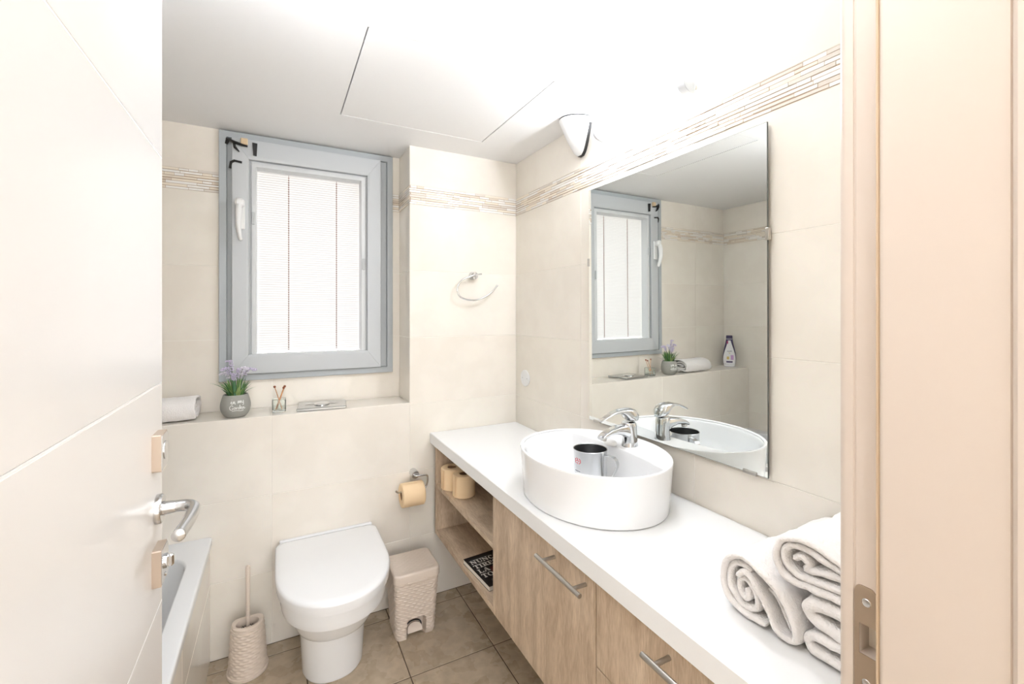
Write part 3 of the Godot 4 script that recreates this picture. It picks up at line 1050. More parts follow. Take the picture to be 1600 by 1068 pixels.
# ---------------------------------------------------------------- vanity: counter, cabinet, contents
func vanity() -> void:
	var xf := XR - 0.4864        # counter front
	var s := S.new()
	s.box(V(xf, 0.757, ZF + 0.011), V(XR - 0.0015, CT, ZB - 0.0015), 0.003)
	tag(part("countertop", s, M["counter_white"], self), "long matt white countertop over the wooden vanity cabinet", "countertop")
	var xc := 0.682
	var xb := XR - 0.004
	var y0 := 0.330; var y1 := 0.7565
	var t := thing("vanity_cabinet", "wall-hung oak vanity cabinet with open shelves, a door and drawers", "cabinet", V(0.92, y0, 1.2))
	var th := 0.019
	s = S.new(); s.box(V(xc, y0, 2.081), V(xb, y1, 2.101), 0.0008)
	part("side_panel", s, M["oak"], t)
	s = S.new(); s.box(V(xc, y0, 1.417), V(xb, y1, 1.441), 0.0008)
	part("divider", s, M["oak"], t)
	s = S.new(); s.box(V(xc + 0.002, 0.556, 1.4412), V(xb, 0.574, 2.0808), 0.0008)
	part("shelf", s, M["oak"], t)
	s = S.new(); s.box(V(xc, y0, 1.4412), V(xb, y0 + 0.022, 2.0808), 0.0008)
	part("shelf", s, M["oak"], t)
	s = S.new(); s.box(V(xb - 0.006, y0 + 0.022, 1.441), V(xb, y1, 2.081))
	part("back_panel", s, M["oak"], t)
	# carcass behind the fronts
	s = S.new()
	s.box(V(xc + 0.060, y0, ZF + 0.03), V(xb, y1, 1.4165))
	part("carcass", s, M["oak"], t)
	s = S.new(); s.box(V(xc, y0, 0.8612), V(xc + 0.018, y1 - 0.003, 1.4150), 0.001)
	var d1 := part("cabinet_door", s, M["oak"], t)
	bar_handle(d1, 0.867, 1.073)
	s = S.new(); s.box(V(xc, 0.5490, 0.30), V(xc + 0.018, y1 - 0.003, 0.8572), 0.001)
	var w1 := part("drawer_front", s, M["oak"], t)
	bar_handle(w1, 0.457, 0.663)
	s = S.new(); s.box(V(xc, y0, 0.30), V(xc + 0.018, 0.5452, 0.8572), 0.001)
	part("drawer_front", s, M["oak"], t)
	# spare rolls on the shelf
	spare_roll(0.752, 1.898, 0.5745, "front spare toilet roll standing on the open oak shelf, nearer the cabinet door")
	spare_roll(0.733, 2.004, 0.5745, "rear spare toilet roll standing on the open oak shelf, against the side panel")
	# book lying on the lower shelf
	var a := Vector2(0.689, 1.744); var b := Vector2(0.706, 1.524)
	var dn := (a - b).normalized()             # towards the back of the room
	var rt := Vector2(dn.y, -dn.x)
	if rt.x < 0.0:
		rt = -rt
	var yb := y0 + 0.0225
	var bx := Basis(Vector3(rt.x, 0, -rt.y), Vector3(dn.x, 0, -dn.y), Vector3.UP)
	var org := Vector3(b.x, yb, -b.y)
	var book := thing("book", "black paperback with bold white title lying on the bottom cabinet shelf", "book", org)
	var tf := Transform3D(bx, org)
	s = S.new()
	s.prism(PackedVector2Array([Vector2(0.0015, 0.001), Vector2(0.15, 0.001), Vector2(0.15, 0.221), Vector2(0.0015, 0.221)]), Transform3D(bx, org + Vector3(0, 0.001, 0)), 0.0165)
	part("page_block", s, M["book_page"], book)
	s = S.new()
	s.prism(PackedVector2Array([Vector2(0, 0), Vector2(0.152, 0), Vector2(0.152, 0.222), Vector2(0, 0.222)]), Transform3D(bx, org + Vector3(0, 0.0175, 0)), 0.0009)
	s.prism(PackedVector2Array([Vector2(0, 0), Vector2(0.152, 0), Vector2(0.152, 0.222), Vector2(0, 0.222)]), Transform3D(bx, org), 0.0009)
	var cov := part("cover", s, M["book_black"], book)
	var f := SystemFont.new()
	f.font_names = PackedStringArray(["Droid Serif"])
	f.font_weight = 700
	var rows := [["NUNCA", 0.156], ["TIRES", 0.121], ["LA", 0.086], ["TOALLA", 0.051]]
	for q in rows:
		var tm := TextMesh.new()
		tm.text = q[0]
		tm.font = f
		tm.font_size = 40
		tm.pixel_size = 0.00090
		tm.depth = 0.0006
		tm.horizontal_alignment = HORIZONTAL_ALIGNMENT_LEFT
		tm.vertical_alignment = VERTICAL_ALIGNMENT_BOTTOM
		var mi := MeshInstance3D.new()
		mi.mesh = tm
		mi.material_override = M["book_text"]
		mi.transform = Transform3D(bx, bx * Vector3(0.010, q[1], 0.0187))
		add_named(mi, "title_line", cov)
	s = S.new()
	s.prism(PackedVector2Array([Vector2(0.060, 0.083), Vector2(0.140, 0.083), Vector2(0.140, 0.116), Vector2(0.066, 0.116)]), Transform3D(bx, org + Vector3(0, 0.0183, 0)), 0.0003)
	part("red_picture", s, M["book_red"], cov)
	s = S.new()
	for k in 4:
		s.prism(PackedVector2Array([Vector2(0.030, 0.036 - k * 0.007), Vector2(0.120 - 0.01 * k, 0.036 - k * 0.007), Vector2(0.120 - 0.01 * k, 0.0385 - k * 0.007), Vector2(0.030, 0.0385 - k * 0.007)]), Transform3D(bx, org + Vector3(0, 0.0183, 0)), 0.0003)
	s.prism(PackedVector2Array([Vector2(0.02, 0.194), Vector2(0.11, 0.194), Vector2(0.11, 0.197), Vector2(0.02, 0.197)]), Transform3D(bx, org + Vector3(0, 0.0183, 0)), 0.0003)
	part("small_print", s, M["book_small"], cov).set_meta("kind", "stuff")

func bar_handle(par: Node3D, da: float, db: float) -> void:
	var s := S.new()
	var y := 0.7235
	s.lathe([Vector2(0, 0), Vector2(0.0056, 0), Vector2(0.006, 0.0006), Vector2(0.006, db - da - 0.0006), Vector2(0.0056, db - da), Vector2(0, db - da)], V(0.640, y, da), Vector3(0, 0, -1), 20)
	for d in [da + 0.032, db - 0.032]:
		s.lathe([Vector2(0, 0), Vector2(0.0052, 0), Vector2(0.0052, 0.046), Vector2(0, 0.046)], V(0.638, y, d), Vector3.RIGHT, 16)
	part("handle", s, M["steel_brushed"], par)

func roll_shape(o: Vector3, ax: Vector3, r: float, h: float) -> S:
	var s := S.new()
	s.lathe([Vector2(0.021, 0.0), Vector2(r - 0.003, 0.0), Vector2(r, 0.003), Vector2(r, h - 0.003), Vector2(r - 0.003, h), Vector2(0.021, h)], o, ax, 44, true)
	return s

func spare_roll(x: float, d: float, y: float, label: String) -> void:
	var t := thing("toilet_roll", label, "toilet paper", V(x, y, d), "spare toilet rolls on the open shelf")
	part("paper", roll_shape(V(x, y, d), Vector3.UP, 0.051, 0.098), M["paper"], t)
	var s := S.new()
	s.lathe([Vector2(0.0195, 0.001), Vector2(0.0209, 0.001), Vector2(0.0209, 0.097), Vector2(0.0195, 0.097)], V(x, y, d), Vector3.UP, 30, true)
	part("core", s, M["paper_core"], t)
	s = S.new()
	s.prism(PackedVector2Array([Vector2(-0.0005, 0), Vector2(0.012, 0.0004), Vector2(0.012, 0.0012), Vector2(-0.0005, 0.0008)]), Transform3D(Basis(Vector3(0, 0, 1), Vector3.LEFT, Vector3.UP), V(x - 0.0508, y + 0.002, d - 0.012)), 0.094)
	part("loose_end", s, M["paper"], t)

# ---------------------------------------------------------------- basin, faucet, cup, soap
func basin() -> void:
	var cx := 0.910; var cd := 1.1646; var ax := 0.2233; var ad := 0.2696
	var y := CT + 0.149
	var t := thing("basin", "white oval ceramic vessel basin standing on the countertop", "sink", V(cx, CT, cd))
	var n := 96
	var s := S.new()
	var rs := []
	var outer := func(k: float, yy: float) -> PackedVector3Array: return ring(oval(cx, cd, ax * k, ad * k, n), yy)
	# opening: the oval inset, cut by the tap deck at the wall side
	var open := func(inset: float, shrink: float, yy: float) -> PackedVector3Array:
		var r := PackedVector3Array()
		for i in n:
			var a := TAU * i / n
			var v := Vector2((ax - inset) * cos(a), (ad - inset) * sin(a))
			var lim := 0.098 - 0.030 * pow(v.y / ad, 2.0)
			# soft minimum of v.x and the deck line
			var k := 0.03
			var h := clampf(0.5 + 0.5 * (lim - v.x) / k, 0.0, 1.0)
			v.x = lerpf(lim, v.x, h) - k * h * (1.0 - h)
			v *= 1.0 - shrink
			r.append(V(cx + v.x - 0.02 * shrink, yy, cd + v.y))
		return r
	rs.append(outer.call(0.930, CT + 0.001))
	rs.append(outer.call(0.938, CT + 0.0035))
	rs.append(outer.call(0.9545, CT + 0.0035))
	rs.append(outer.call(0.9575, CT + 0.006))
	rs.append(outer.call(0.967, CT + 0.04))
	rs.append(outer.call(0.985, CT + 0.10))
	rs.append(outer.call(0.998, y - 0.006))
	rs.append(outer.call(1.0, y - 0.003))
	rs.append(outer.call(0.995, y))
	rs.append(outer.call(0.965, y))
	rs.append(outer.call(0.957, y - 0.002))
	rs.append(open.call(0.0120, -0.012, y - 0.0070))
	rs.append(open.call(0.0130, -0.004, y - 0.0085))
	rs.append(open.call(0.0135, 0.004, y - 0.011))
	rs.append(open.call(0.016, 0.015, y - 0.022))
	rs.append(open.call(0.018, 0.05, y - 0.07))
	rs.append(open.call(0.020, 0.12, y - 0.105))
	rs.append(open.call(0.020, 0.28, y - 0.123))
	rs.append(open.call(0.020, 0.55, y - 0.128))
	rs.append(open.call(0.020, 0.90, y - 0.131))
	s.loft(rs)
	part("bowl", s, M["ceramic"], t, 50)
	s = S.new()
	s.lathe([Vector2(0, 0), Vector2(0.030, 0), Vector2(0.029, 0.003), Vector2(0.02, 0.0035), Vector2(0.0, 0.002)], V(cx - 0.018, y - 0.131, cd), Vector3.UP, 28)
	part("drain", s, M["chrome"], t)

	# single-lever faucet
	var fx := 1.060; var fd := 1.153; var fy := y - 0.0085
	var f := thing("faucet", "chrome single-lever faucet on the rear deck of the basin", "faucet", V(fx, fy, fd))
	s = S.new()
	var rings := []
	for q in [[0.0, 0.0280, 0.0], [0.004, 0.0280, 0.0], [0.010, 0.0262, 0.0], [0.03, 0.0240, 0.0], [0.055, 0.0240, -0.001], [0.070, 0.0248, -0.003], [0.080, 0.0240, -0.005], [0.083, 0.0215, -0.006]]:
		var r := PackedVector3Array()
		for k in 36:
			var a := TAU * k / 36
			r.append(V(fx + q[2] + cos(a) * q[1] * 1.05, fy + q[0], fd + sin(a) * q[1]))
		rings.append(r)
	s.loft(rings)
	part("body", s, M["chrome"], f, 50)
	s = S.new()
	rings = []
	var sp := [[0.0, 0.050, 0.021, 0.024], [-0.03, 0.060, 0.0205, 0.018], [-0.06, 0.0625, 0.0195, 0.0135], [-0.09, 0.058, 0.0185, 0.0112], [-0.115, 0.050, 0.0175, 0.0092], [-0.125, 0.045, 0.015, 0.0065]]
	for q in sp:
		var r := PackedVector3Array()
		for k in 28:
			var a := TAU * k / 28
			var c := signf(cos(a)) * pow(absf(cos(a)), 0.7); var d := signf(sin(a)) * pow(absf(sin(a)), 0.7)
			r.append(V(fx + q[0] + d * q[3] * 0.45, fy + q[1] + d * q[3], fd + c * q[2]))
		rings.append(r)
	s.loft(rings)
	part("spout", s, M["chrome"], f, 50)
	s = S.new()
	s.lathe([Vector2(0, 0), Vector2(0.0105, 0), Vector2(0.0105, 0.010), Vector2(0.008, 0.011), Vector2(0, 0.011)], V(fx - 0.112, fy + 0.044, fd), Vector3(-0.25, -1, 0), 20)
	part("aerator", s, M["steel_brushed"], f)
	# lever: cap over the body that runs out into a thin blade above the spout
	s = S.new()
	rings = []
	for q in [[0.028, 0.090, 0.012, 0.006], [0.021, 0.098, 0.021, 0.014], [0.008, 0.105, 0.0238, 0.0205], [-0.008, 0.110, 0.0235, 0.0205], [-0.024, 0.1185, 0.021, 0.0125], [-0.045, 0.1235, 0.0185, 0.0062], [-0.075, 0.119, 0.0155, 0.0042], [-0.100, 0.110, 0.0145, 0.0038], [-0.118, 0.101, 0.0125, 0.0032], [-0.124, 0.0975, 0.009, 0.002]]:
		var r := PackedVector3Array()
		for k in 28:
			var a := TAU * k / 28
			var c := signf(cos(a)) * pow(absf(cos(a)), 0.75); var d := signf(sin(a)) * pow(absf(sin(a)), 0.75)
			r.append(V(fx + q[0] + d * q[3] * 0.3, fy + q[1] + d * q[3], fd + c * q[2]))
		rings.append(r)
	s.loft(rings)
	part("lever", s, M["chrome"], f, 50)

	# soap bar at the edge of the deck
	s = S.new()
	rings = []
	for k in 9:
		var a := -PI / 2 + PI * k / 8.0
		var c := pow(maxf(cos(a), 0.0), 0.5)
		rings.append(ring(oval(1.006, 1.190, maxf(0.019 * c, 0.0005), maxf(0.028 * c, 0.0005), 28), fy + 0.0095 + 0.0095 * sin(a)))
	s.loft(rings)
	tag(part("soap_bar", s, M["soap_white"], self, 60), "white bar of soap on the basin deck beside the faucet spout", "soap")

	# steel washing cup
	var mx := 0.915; var md := 1.182; var my := y - 0.1275
	var top := y - 0.002
	var h := top - my
	var c := thing("washing_cup", "stainless steel handled washing cup standing inside the basin", "cup", V(mx, my, md))
	s = S.new()
	var r0 := 0.0545
	s.lathe([Vector2(0, 0), Vector2(r0 - 0.005, 0), Vector2(r0 - 0.002, 0.003), Vector2(r0, 0.008), Vector2(r0, h - 0.004), Vector2(r0 + 0.0018, h - 0.003), Vector2(r0 + 0.0022, h - 0.001), Vector2(r0 + 0.001, h), Vector2(r0 - 0.0012, h - 0.0015), Vector2(r0 - 0.0014, 0.008), Vector2(r0 - 0.006, 0.003), Vector2(0, 0.003)], V(mx, my, md), Vector3.UP, 56)
	part("body", s, M["steel_mug"], c, 42)
	# strap handle pointing to the wall side
	var dir := Vector3(0.36, 0, 0.93).normalized()
	var side := Vector3(-dir.z, 0, dir.x)
	var o := V(mx, my, md)
	var path := spline([dir * (r0 + 0.0006) + Vector3(0, 0.018, 0), dir * (r0 + 0.018) + Vector3(0, 0.036, 0), dir * (r0 + 0.038) + Vector3(0, 0.068, 0), dir * (r0 + 0.045) + Vector3(0, 0.092, 0), dir * (r0 + 0.036) + Vector3(0, 0.109, 0), dir * (r0 + 0.012) + Vector3(0, 0.114, 0), dir * (r0 + 0.0006) + Vector3(0, 0.110, 0)], 6)
	s = S.new()
	rings = []
	for i in path.size():
		var tg: Vector3 = (path[mini(i + 1, path.size() - 1)] - path[maxi(i - 1, 0)]).normalized()
		var nn := side.cross(tg).normalized()
		var w := 0.0085
		rings.append(PackedVector3Array([o + path[i] + side * w + nn * 0.0007, o + path[i] - side * w + nn * 0.0007, o + path[i] - side * w - nn * 0.0007, o + path[i] + side * w - nn * 0.0007]))
	s.loft(rings)
	s.box(Vector3(-0.0085, 0.010, r0 - 0.0004), Vector3(0.0085, 0.112, r0 + 0.0014), 0.0004, Transform3D(Basis(side, Vector3.UP, dir), o))
	part("handle", s, M["steel_mug"], c)
	# printed badge and small lines of print, towards the room
	var bd := Vector3(-1.0, 0, 0.08).normalized()
	var bs := Vector3.UP.cross(bd)
	s = S.new()
	for q in [[-0.009, 0.006, 40], [0.0, 0.006, 90], [0.009, 0.006, -40], [-0.009, -0.006, -40], [0.0, -0.006, 90], [0.009, -0.006, 40], [-0.0045, 0.0005, 20], [0.0045, 0.0005, -20], [-0.012, 0, 90], [0.012, 0, 90]]:
		var an := bd.rotated(Vector3.UP, q[0] / r0)
		var bb := Basis(Vector3.UP.cross(an), Vector3.UP, an).rotated(an, deg_to_rad(q[2]))
		s.box(Vector3(-0.0038, -0.0011, -0.0003), Vector3(0.0038, 0.0011, 0.0004), 0.0, Transform3D(bb, o + an * r0 + Vector3(0, 0.092 + q[1], 0)))
	part("red_badge", s, M["mark_red"], c)
	s = S.new()
	for k in 10:
		var an := bd.rotated(Vector3.UP, ((k % 5) * 0.005 - 0.011) / r0)
		s.box(Vector3(-0.0018, -0.0008, -0.0003), Vector3(0.0018, 0.0008, 0.0004), 0.0, Transform3D(Basis(Vector3.UP.cross(an), Vector3.UP, an), o + an * r0 + Vector3(0, 0.060 - 0.009 * (k / 5), 0)))
	part("small_print", s, M["mark_dark"], c).set_meta("kind", "stuff")

# ---------------------------------------------------------------- toilet
func toilet() -> void:
	var cx := 0.1975
	var t := thing("toilet", "white ceramic toilet with closed lid against the back wall under the ledge", "toilet", V(cx, 0, 1.9))
	var s := S.new()
	var bk := ZB - 0.002
	# bowl and pedestal in one ceramic body
	var rs := []
	rs.append(ring(dshape(cx, bk, 1.816, 0.11, 0.12, 0.01), 0.001))
	rs.append(ring(dshape(cx, bk, 1.81, 0.113, 0.12, 0.01), 0.012))
	rs.append(ring(dshape(cx, bk, 1.795, 0.117, 0.13, 0.01), 0.1))
	rs.append(ring(dshape(cx, bk, 1.778, 0.121, 0.14, 0.01), 0.185))
	rs.append(ring(dshape(cx, bk, 1.774, 0.122, 0.14, 0.01), 0.197))
	rs.append(ring(dshape(cx, bk, 1.766, 0.125, 0.15, 0.01), 0.203))
	rs.append(ring(dshape(cx, bk, 1.746, 0.132, 0.16, 0.012), 0.2065))
	rs.append(ring(dshape(cx, bk, 1.734, 0.138, 0.17, 0.012), 0.213))
	rs.append(ring(dshape(cx, bk, 1.716, 0.147, 0.19, 0.014), 0.235))
	rs.append(ring(dshape(cx, bk, 1.694, 0.156, 0.21, 0.016), 0.268))
	rs.append(ring(dshape(cx, bk, 1.676, 0.163, 0.22, 0.016), 0.298))
	rs.append(ring(dshape(cx, bk, 1.672, 0.165, 0.22, 0.016), 0.305))
	rs.append(ring(dshape(cx, bk, 1.648, 0.178, 0.24, 0.02), 0.3085))
	rs.append(ring(dshape(cx, bk, 1.630, 0.187, 0.25, 0.02), 0.318))
	rs.append(ring(dshape(cx, bk, 1.622, 0.191, 0.26, 0.02), 0.340))
	rs.append(ring(dshape(cx, bk, 1.618, 0.193, 0.26, 0.02), 0.380))
	s.loft(rs)
	part("bowl", s, M["ceramic"], t, 32)
	s = S.new()
	rs = []
	rs.append(ring(dshape(cx, bk - 0.024, 1.630, 0.184, 0.26, 0.02), 0.3803))
	rs.append(ring(dshape(cx, bk - 0.024, 1.630, 0.184, 0.26, 0.02), 0.383))
	rs.append(ring(dshape(cx, bk - 0.024, 1.630, 0.184, 0.26, 0.02), 0.3995))
	s.loft(rs)
	part("seat", s, M["seat_plastic"], t, 32)
	s = S.new()
	rs = []
	rs.append(ring(dshape(cx, bk - 0.022, 1.632, 0.183, 0.27, 0.028), 0.4005))
	rs.append(ring(dshape(cx, bk - 0.021, 1.632, 0.183, 0.27, 0.028), 0.3845))
	rs.append(ring(dshape(cx, bk - 0.020, 1.605, 0.201, 0.28, 0.03), 0.3845))
	rs.append(ring(dshape(cx, bk - 0.020, 1.602, 0.2035, 0.283, 0.03), 0.386))
	rs.append(ring(dshape(cx, bk - 0.020, 1.598, 0.206, 0.285, 0.03), 0.416))
	rs.append(ring(dshape(cx, bk - 0.021, 1.600, 0.2045, 0.285, 0.03), 0.423))
	rs.append(ring(dshape(cx, bk - 0.025, 1.608, 0.199, 0.28, 0.03), 0.4285))
	rs.append(ring(dshape(cx, bk - 0.035, 1.630, 0.185, 0.27, 0.03), 0.431))
	rs.append(ring(dshape(cx, bk - 0.12, 1.76, 0.10, 0.16, 0.03), 0.433))
	s.loft(rs)
	part("lid", s, M["seat_plastic"], t, 60)
	s = S.new()
	s.box(V(cx - 0.19, 0.383, bk - 0.018), V(cx + 0.19, 0.432, bk), 0.003)
	part("hinge_rail", s, M["ceramic"], t)

# ---------------------------------------------------------------- mirror, lamp, fixture
func mirror() -> void:
	# plane fitted to the reflections: half a degree of turn, a quarter of lean
	var o := V(1.138, 0.966, 1.07)
	var t := thing("mirror", "large frameless rectangular wall mirror above the basin", "mirror", o)
	var tf := Transform3D(Basis(Vector3.UP, deg_to_rad(0.5)) * Basis(Vector3.BACK, deg_to_rad(0.26)), o)
	var za := -(1.471 - 1.07); var zb := 1.07 - 0.7215; var h := 0.937
	var s := S.new()
	s.box(Vector3(0.0002, 0, za), Vector3(0.0045, h, zb), 0.0, tf)
	part("mirror_edge", s, M["mirror_edge"], t)
	s = S.new()
	s.box(Vector3(-0.0006, 0.001, za + 0.001), Vector3(0.0001, h - 0.001, zb - 0.001), 0.0, tf)
	part("mirror_glass", s, M["mirror_silver"], t)
	s = S.new()
	s.box(Vector3(0.0047, 0.03, za + 0.03), Vector3(0.0120, h - 0.03, zb - 0.03), 0.0, tf)
	part("backing_board", s, M["backing_grey"], t)
	for z in [za, zb]:
		s = S.new()
		s.box(Vector3(-0.004, 0.627, z - 0.005), Vector3(0.010, 0.659, z + 0.005), 0.001, tf)
		part("clip", s, M["steel_brushed"], t)
	for d in [0.772, 1.422]:
		s = S.new()
		s.box(Vector3(-0.004, -0.004, 1.07 - d - 0.02), Vector3(0.010, 0.006, 1.07 - d + 0.02), 0.001, tf)
		part("clip", s, M["steel_brushed"], t)

func wall_lamp() -> void:
	var d0 := 0.958; var d1 := 1.400; var y := 2.108
	var t := thing("wall_lamp", "lit white tube wall lamp above the mirror, close to the ceiling", "lamp", V(XR, y, (d0 + d1) / 2))
	var s := S.new()
	s.box(V(XR - 0.014, y - 0.012, d0 + 0.002), V(XR - 0.001, y + 0.012, d1 - 0.002), 0.003)
	part("back_plate", s, M["white_plastic"], t)
	var cap := func(a: float, b: float) -> S:
		var q := S.new()
		var ra := PackedVector3Array(); var rb := PackedVector3Array()
		for k in 19:
			var an := -PI / 2 + PI * k / 18.0
			var x := XR - 0.014 - cos(an) * 0.046; var yy := y + sin(an) * 0.029
			ra.append(V(x, yy, a)); rb.append(V(x, yy, b))
		q.loft([ra, rb])
		return q
	part("end_cap", cap.call(d0, d0 + 0.026), M["lamp_cap"], t)
	part("end_cap", cap.call(d1 - 0.012, d1), M["lamp_cap"], t)
	part("end_plate", cap.call(d0 - 0.003, d0 - 0.0003), M["grey_clip"], t)
	var lm := mat("lamp_glow", srgb(252, 250, 246), 0.4)
	lm.emission_enabled = true
	lm.emission = Color(0.94, 0.965, 1.0)
	lm.emission_energy_multiplier = 2.2
	s = S.new()
	var ra := PackedVector3Array(); var rb := PackedVector3Array()
	for k in 25:
		var an := -PI / 2 + PI * k / 24.0
		ra.append(V(XR - 0.0165 - cos(an) * 0.043, y + sin(an) * 0.027, d0 + 0.0265))
		rb.append(V(XR - 0.0165 - cos(an) * 0.043, y + sin(an) * 0.027, d1 - 0.0125))
	s.loft([ra, rb])
	part("diffuser", s, lm, t)
	for d in [d0 + 0.05, d1 - 0.03]:
		s = S.new()
		s.lathe([Vector2(0, 0), Vector2(0.003, 0), Vector2(0.002, 0.0015), Vector2(0, 0.0016)], V(XR - 0.0592, y + 0.004, d), Vector3.LEFT, 12)
		part("screw", s, M["grey_clip"], t)
	for k in 3:
		var l := OmniLight3D.new()
		l.name = "lamp_light_%03d" % k
		l.light_color = Color(0.94, 0.965, 1.0)
		l.light_energy = LAMP_ENERGY
		l.light_size = 0.02
		l.shadow_enabled = true
		l.omni_range = 6.0
		l.omni_attenuation = 2.0
		l.position = V(XR - 0.040, y, d0 + 0.10 + k * 0.125) - t.position
		t.add_child(l)

func wall_fixture() -> void:
	var y1 := HC - 0.006
	var dm := 1.545
	var t := thing("wall_fixture", "white shield-shaped fixture with black gap shade under the ceiling beside the lamp", "wall fixture", V(XR, 2.07, dm))
	var s := S.new()
	var rs := []; var rd := []
	for k in 13:
		var q := k / 12.0
		var y := lerpf(2.072, y1, q)
		var hw := 0.012 + 0.060 * pow(q, 0.62)
		var pr := 0.012 + 0.083 * pow(q, 0.85)
		var r := PackedVector3Array(); var r2 := PackedVector3Array()
		for i in 21:
			var a := PI * i / 20.0
			r.append(V(XR - 0.016 - sin(a) * pr, y, dm - cos(a) * hw))
			r2.append(V(XR - 0.006 - sin(a) * 0.004, y - 0.0015, dm - cos(a) * (hw - 0.004)))
		rs.append(r)
		rd.append(r2)
	s.loft(rs)
	part("shell", s, M["white_plastic"], t, 50)
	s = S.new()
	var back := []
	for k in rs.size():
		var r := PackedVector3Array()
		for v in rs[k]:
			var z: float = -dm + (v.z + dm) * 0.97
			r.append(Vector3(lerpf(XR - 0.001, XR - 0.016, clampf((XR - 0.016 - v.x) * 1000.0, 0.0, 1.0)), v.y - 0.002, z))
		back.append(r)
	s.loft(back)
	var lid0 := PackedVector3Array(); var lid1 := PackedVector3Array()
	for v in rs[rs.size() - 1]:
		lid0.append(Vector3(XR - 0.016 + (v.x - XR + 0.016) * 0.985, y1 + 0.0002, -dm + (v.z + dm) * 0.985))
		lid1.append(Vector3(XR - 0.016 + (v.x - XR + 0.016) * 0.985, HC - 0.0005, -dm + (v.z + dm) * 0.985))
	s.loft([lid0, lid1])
	part("gap_shade", s, M["black_plastic"], t)  # black filler stands for the shade in the gap round the shell
	s = S.new()
	s.box(V(XR - 0.030, y1 - 0.022, dm - 0.0735), V(XR - 0.004, y1 - 0.002, dm - 0.0685), 0.001)
	part("latch", s, M["white_plastic"], t)

# ---------------------------------------------------------------- things on the floor
func weave(u: float, v: float) -> float:
	# interlaced strands: u along the girth, v upwards, both in metres
	var row := floorf(v / 0.0105)
	var fv := v / 0.0105 - row
	var ph := u / 0.030 + 0.5 * fmod(row, 2.0)
	return sqrt(maxf(0.0, sin(PI * fv))) * (0.62 + 0.38 * cos(TAU * ph))

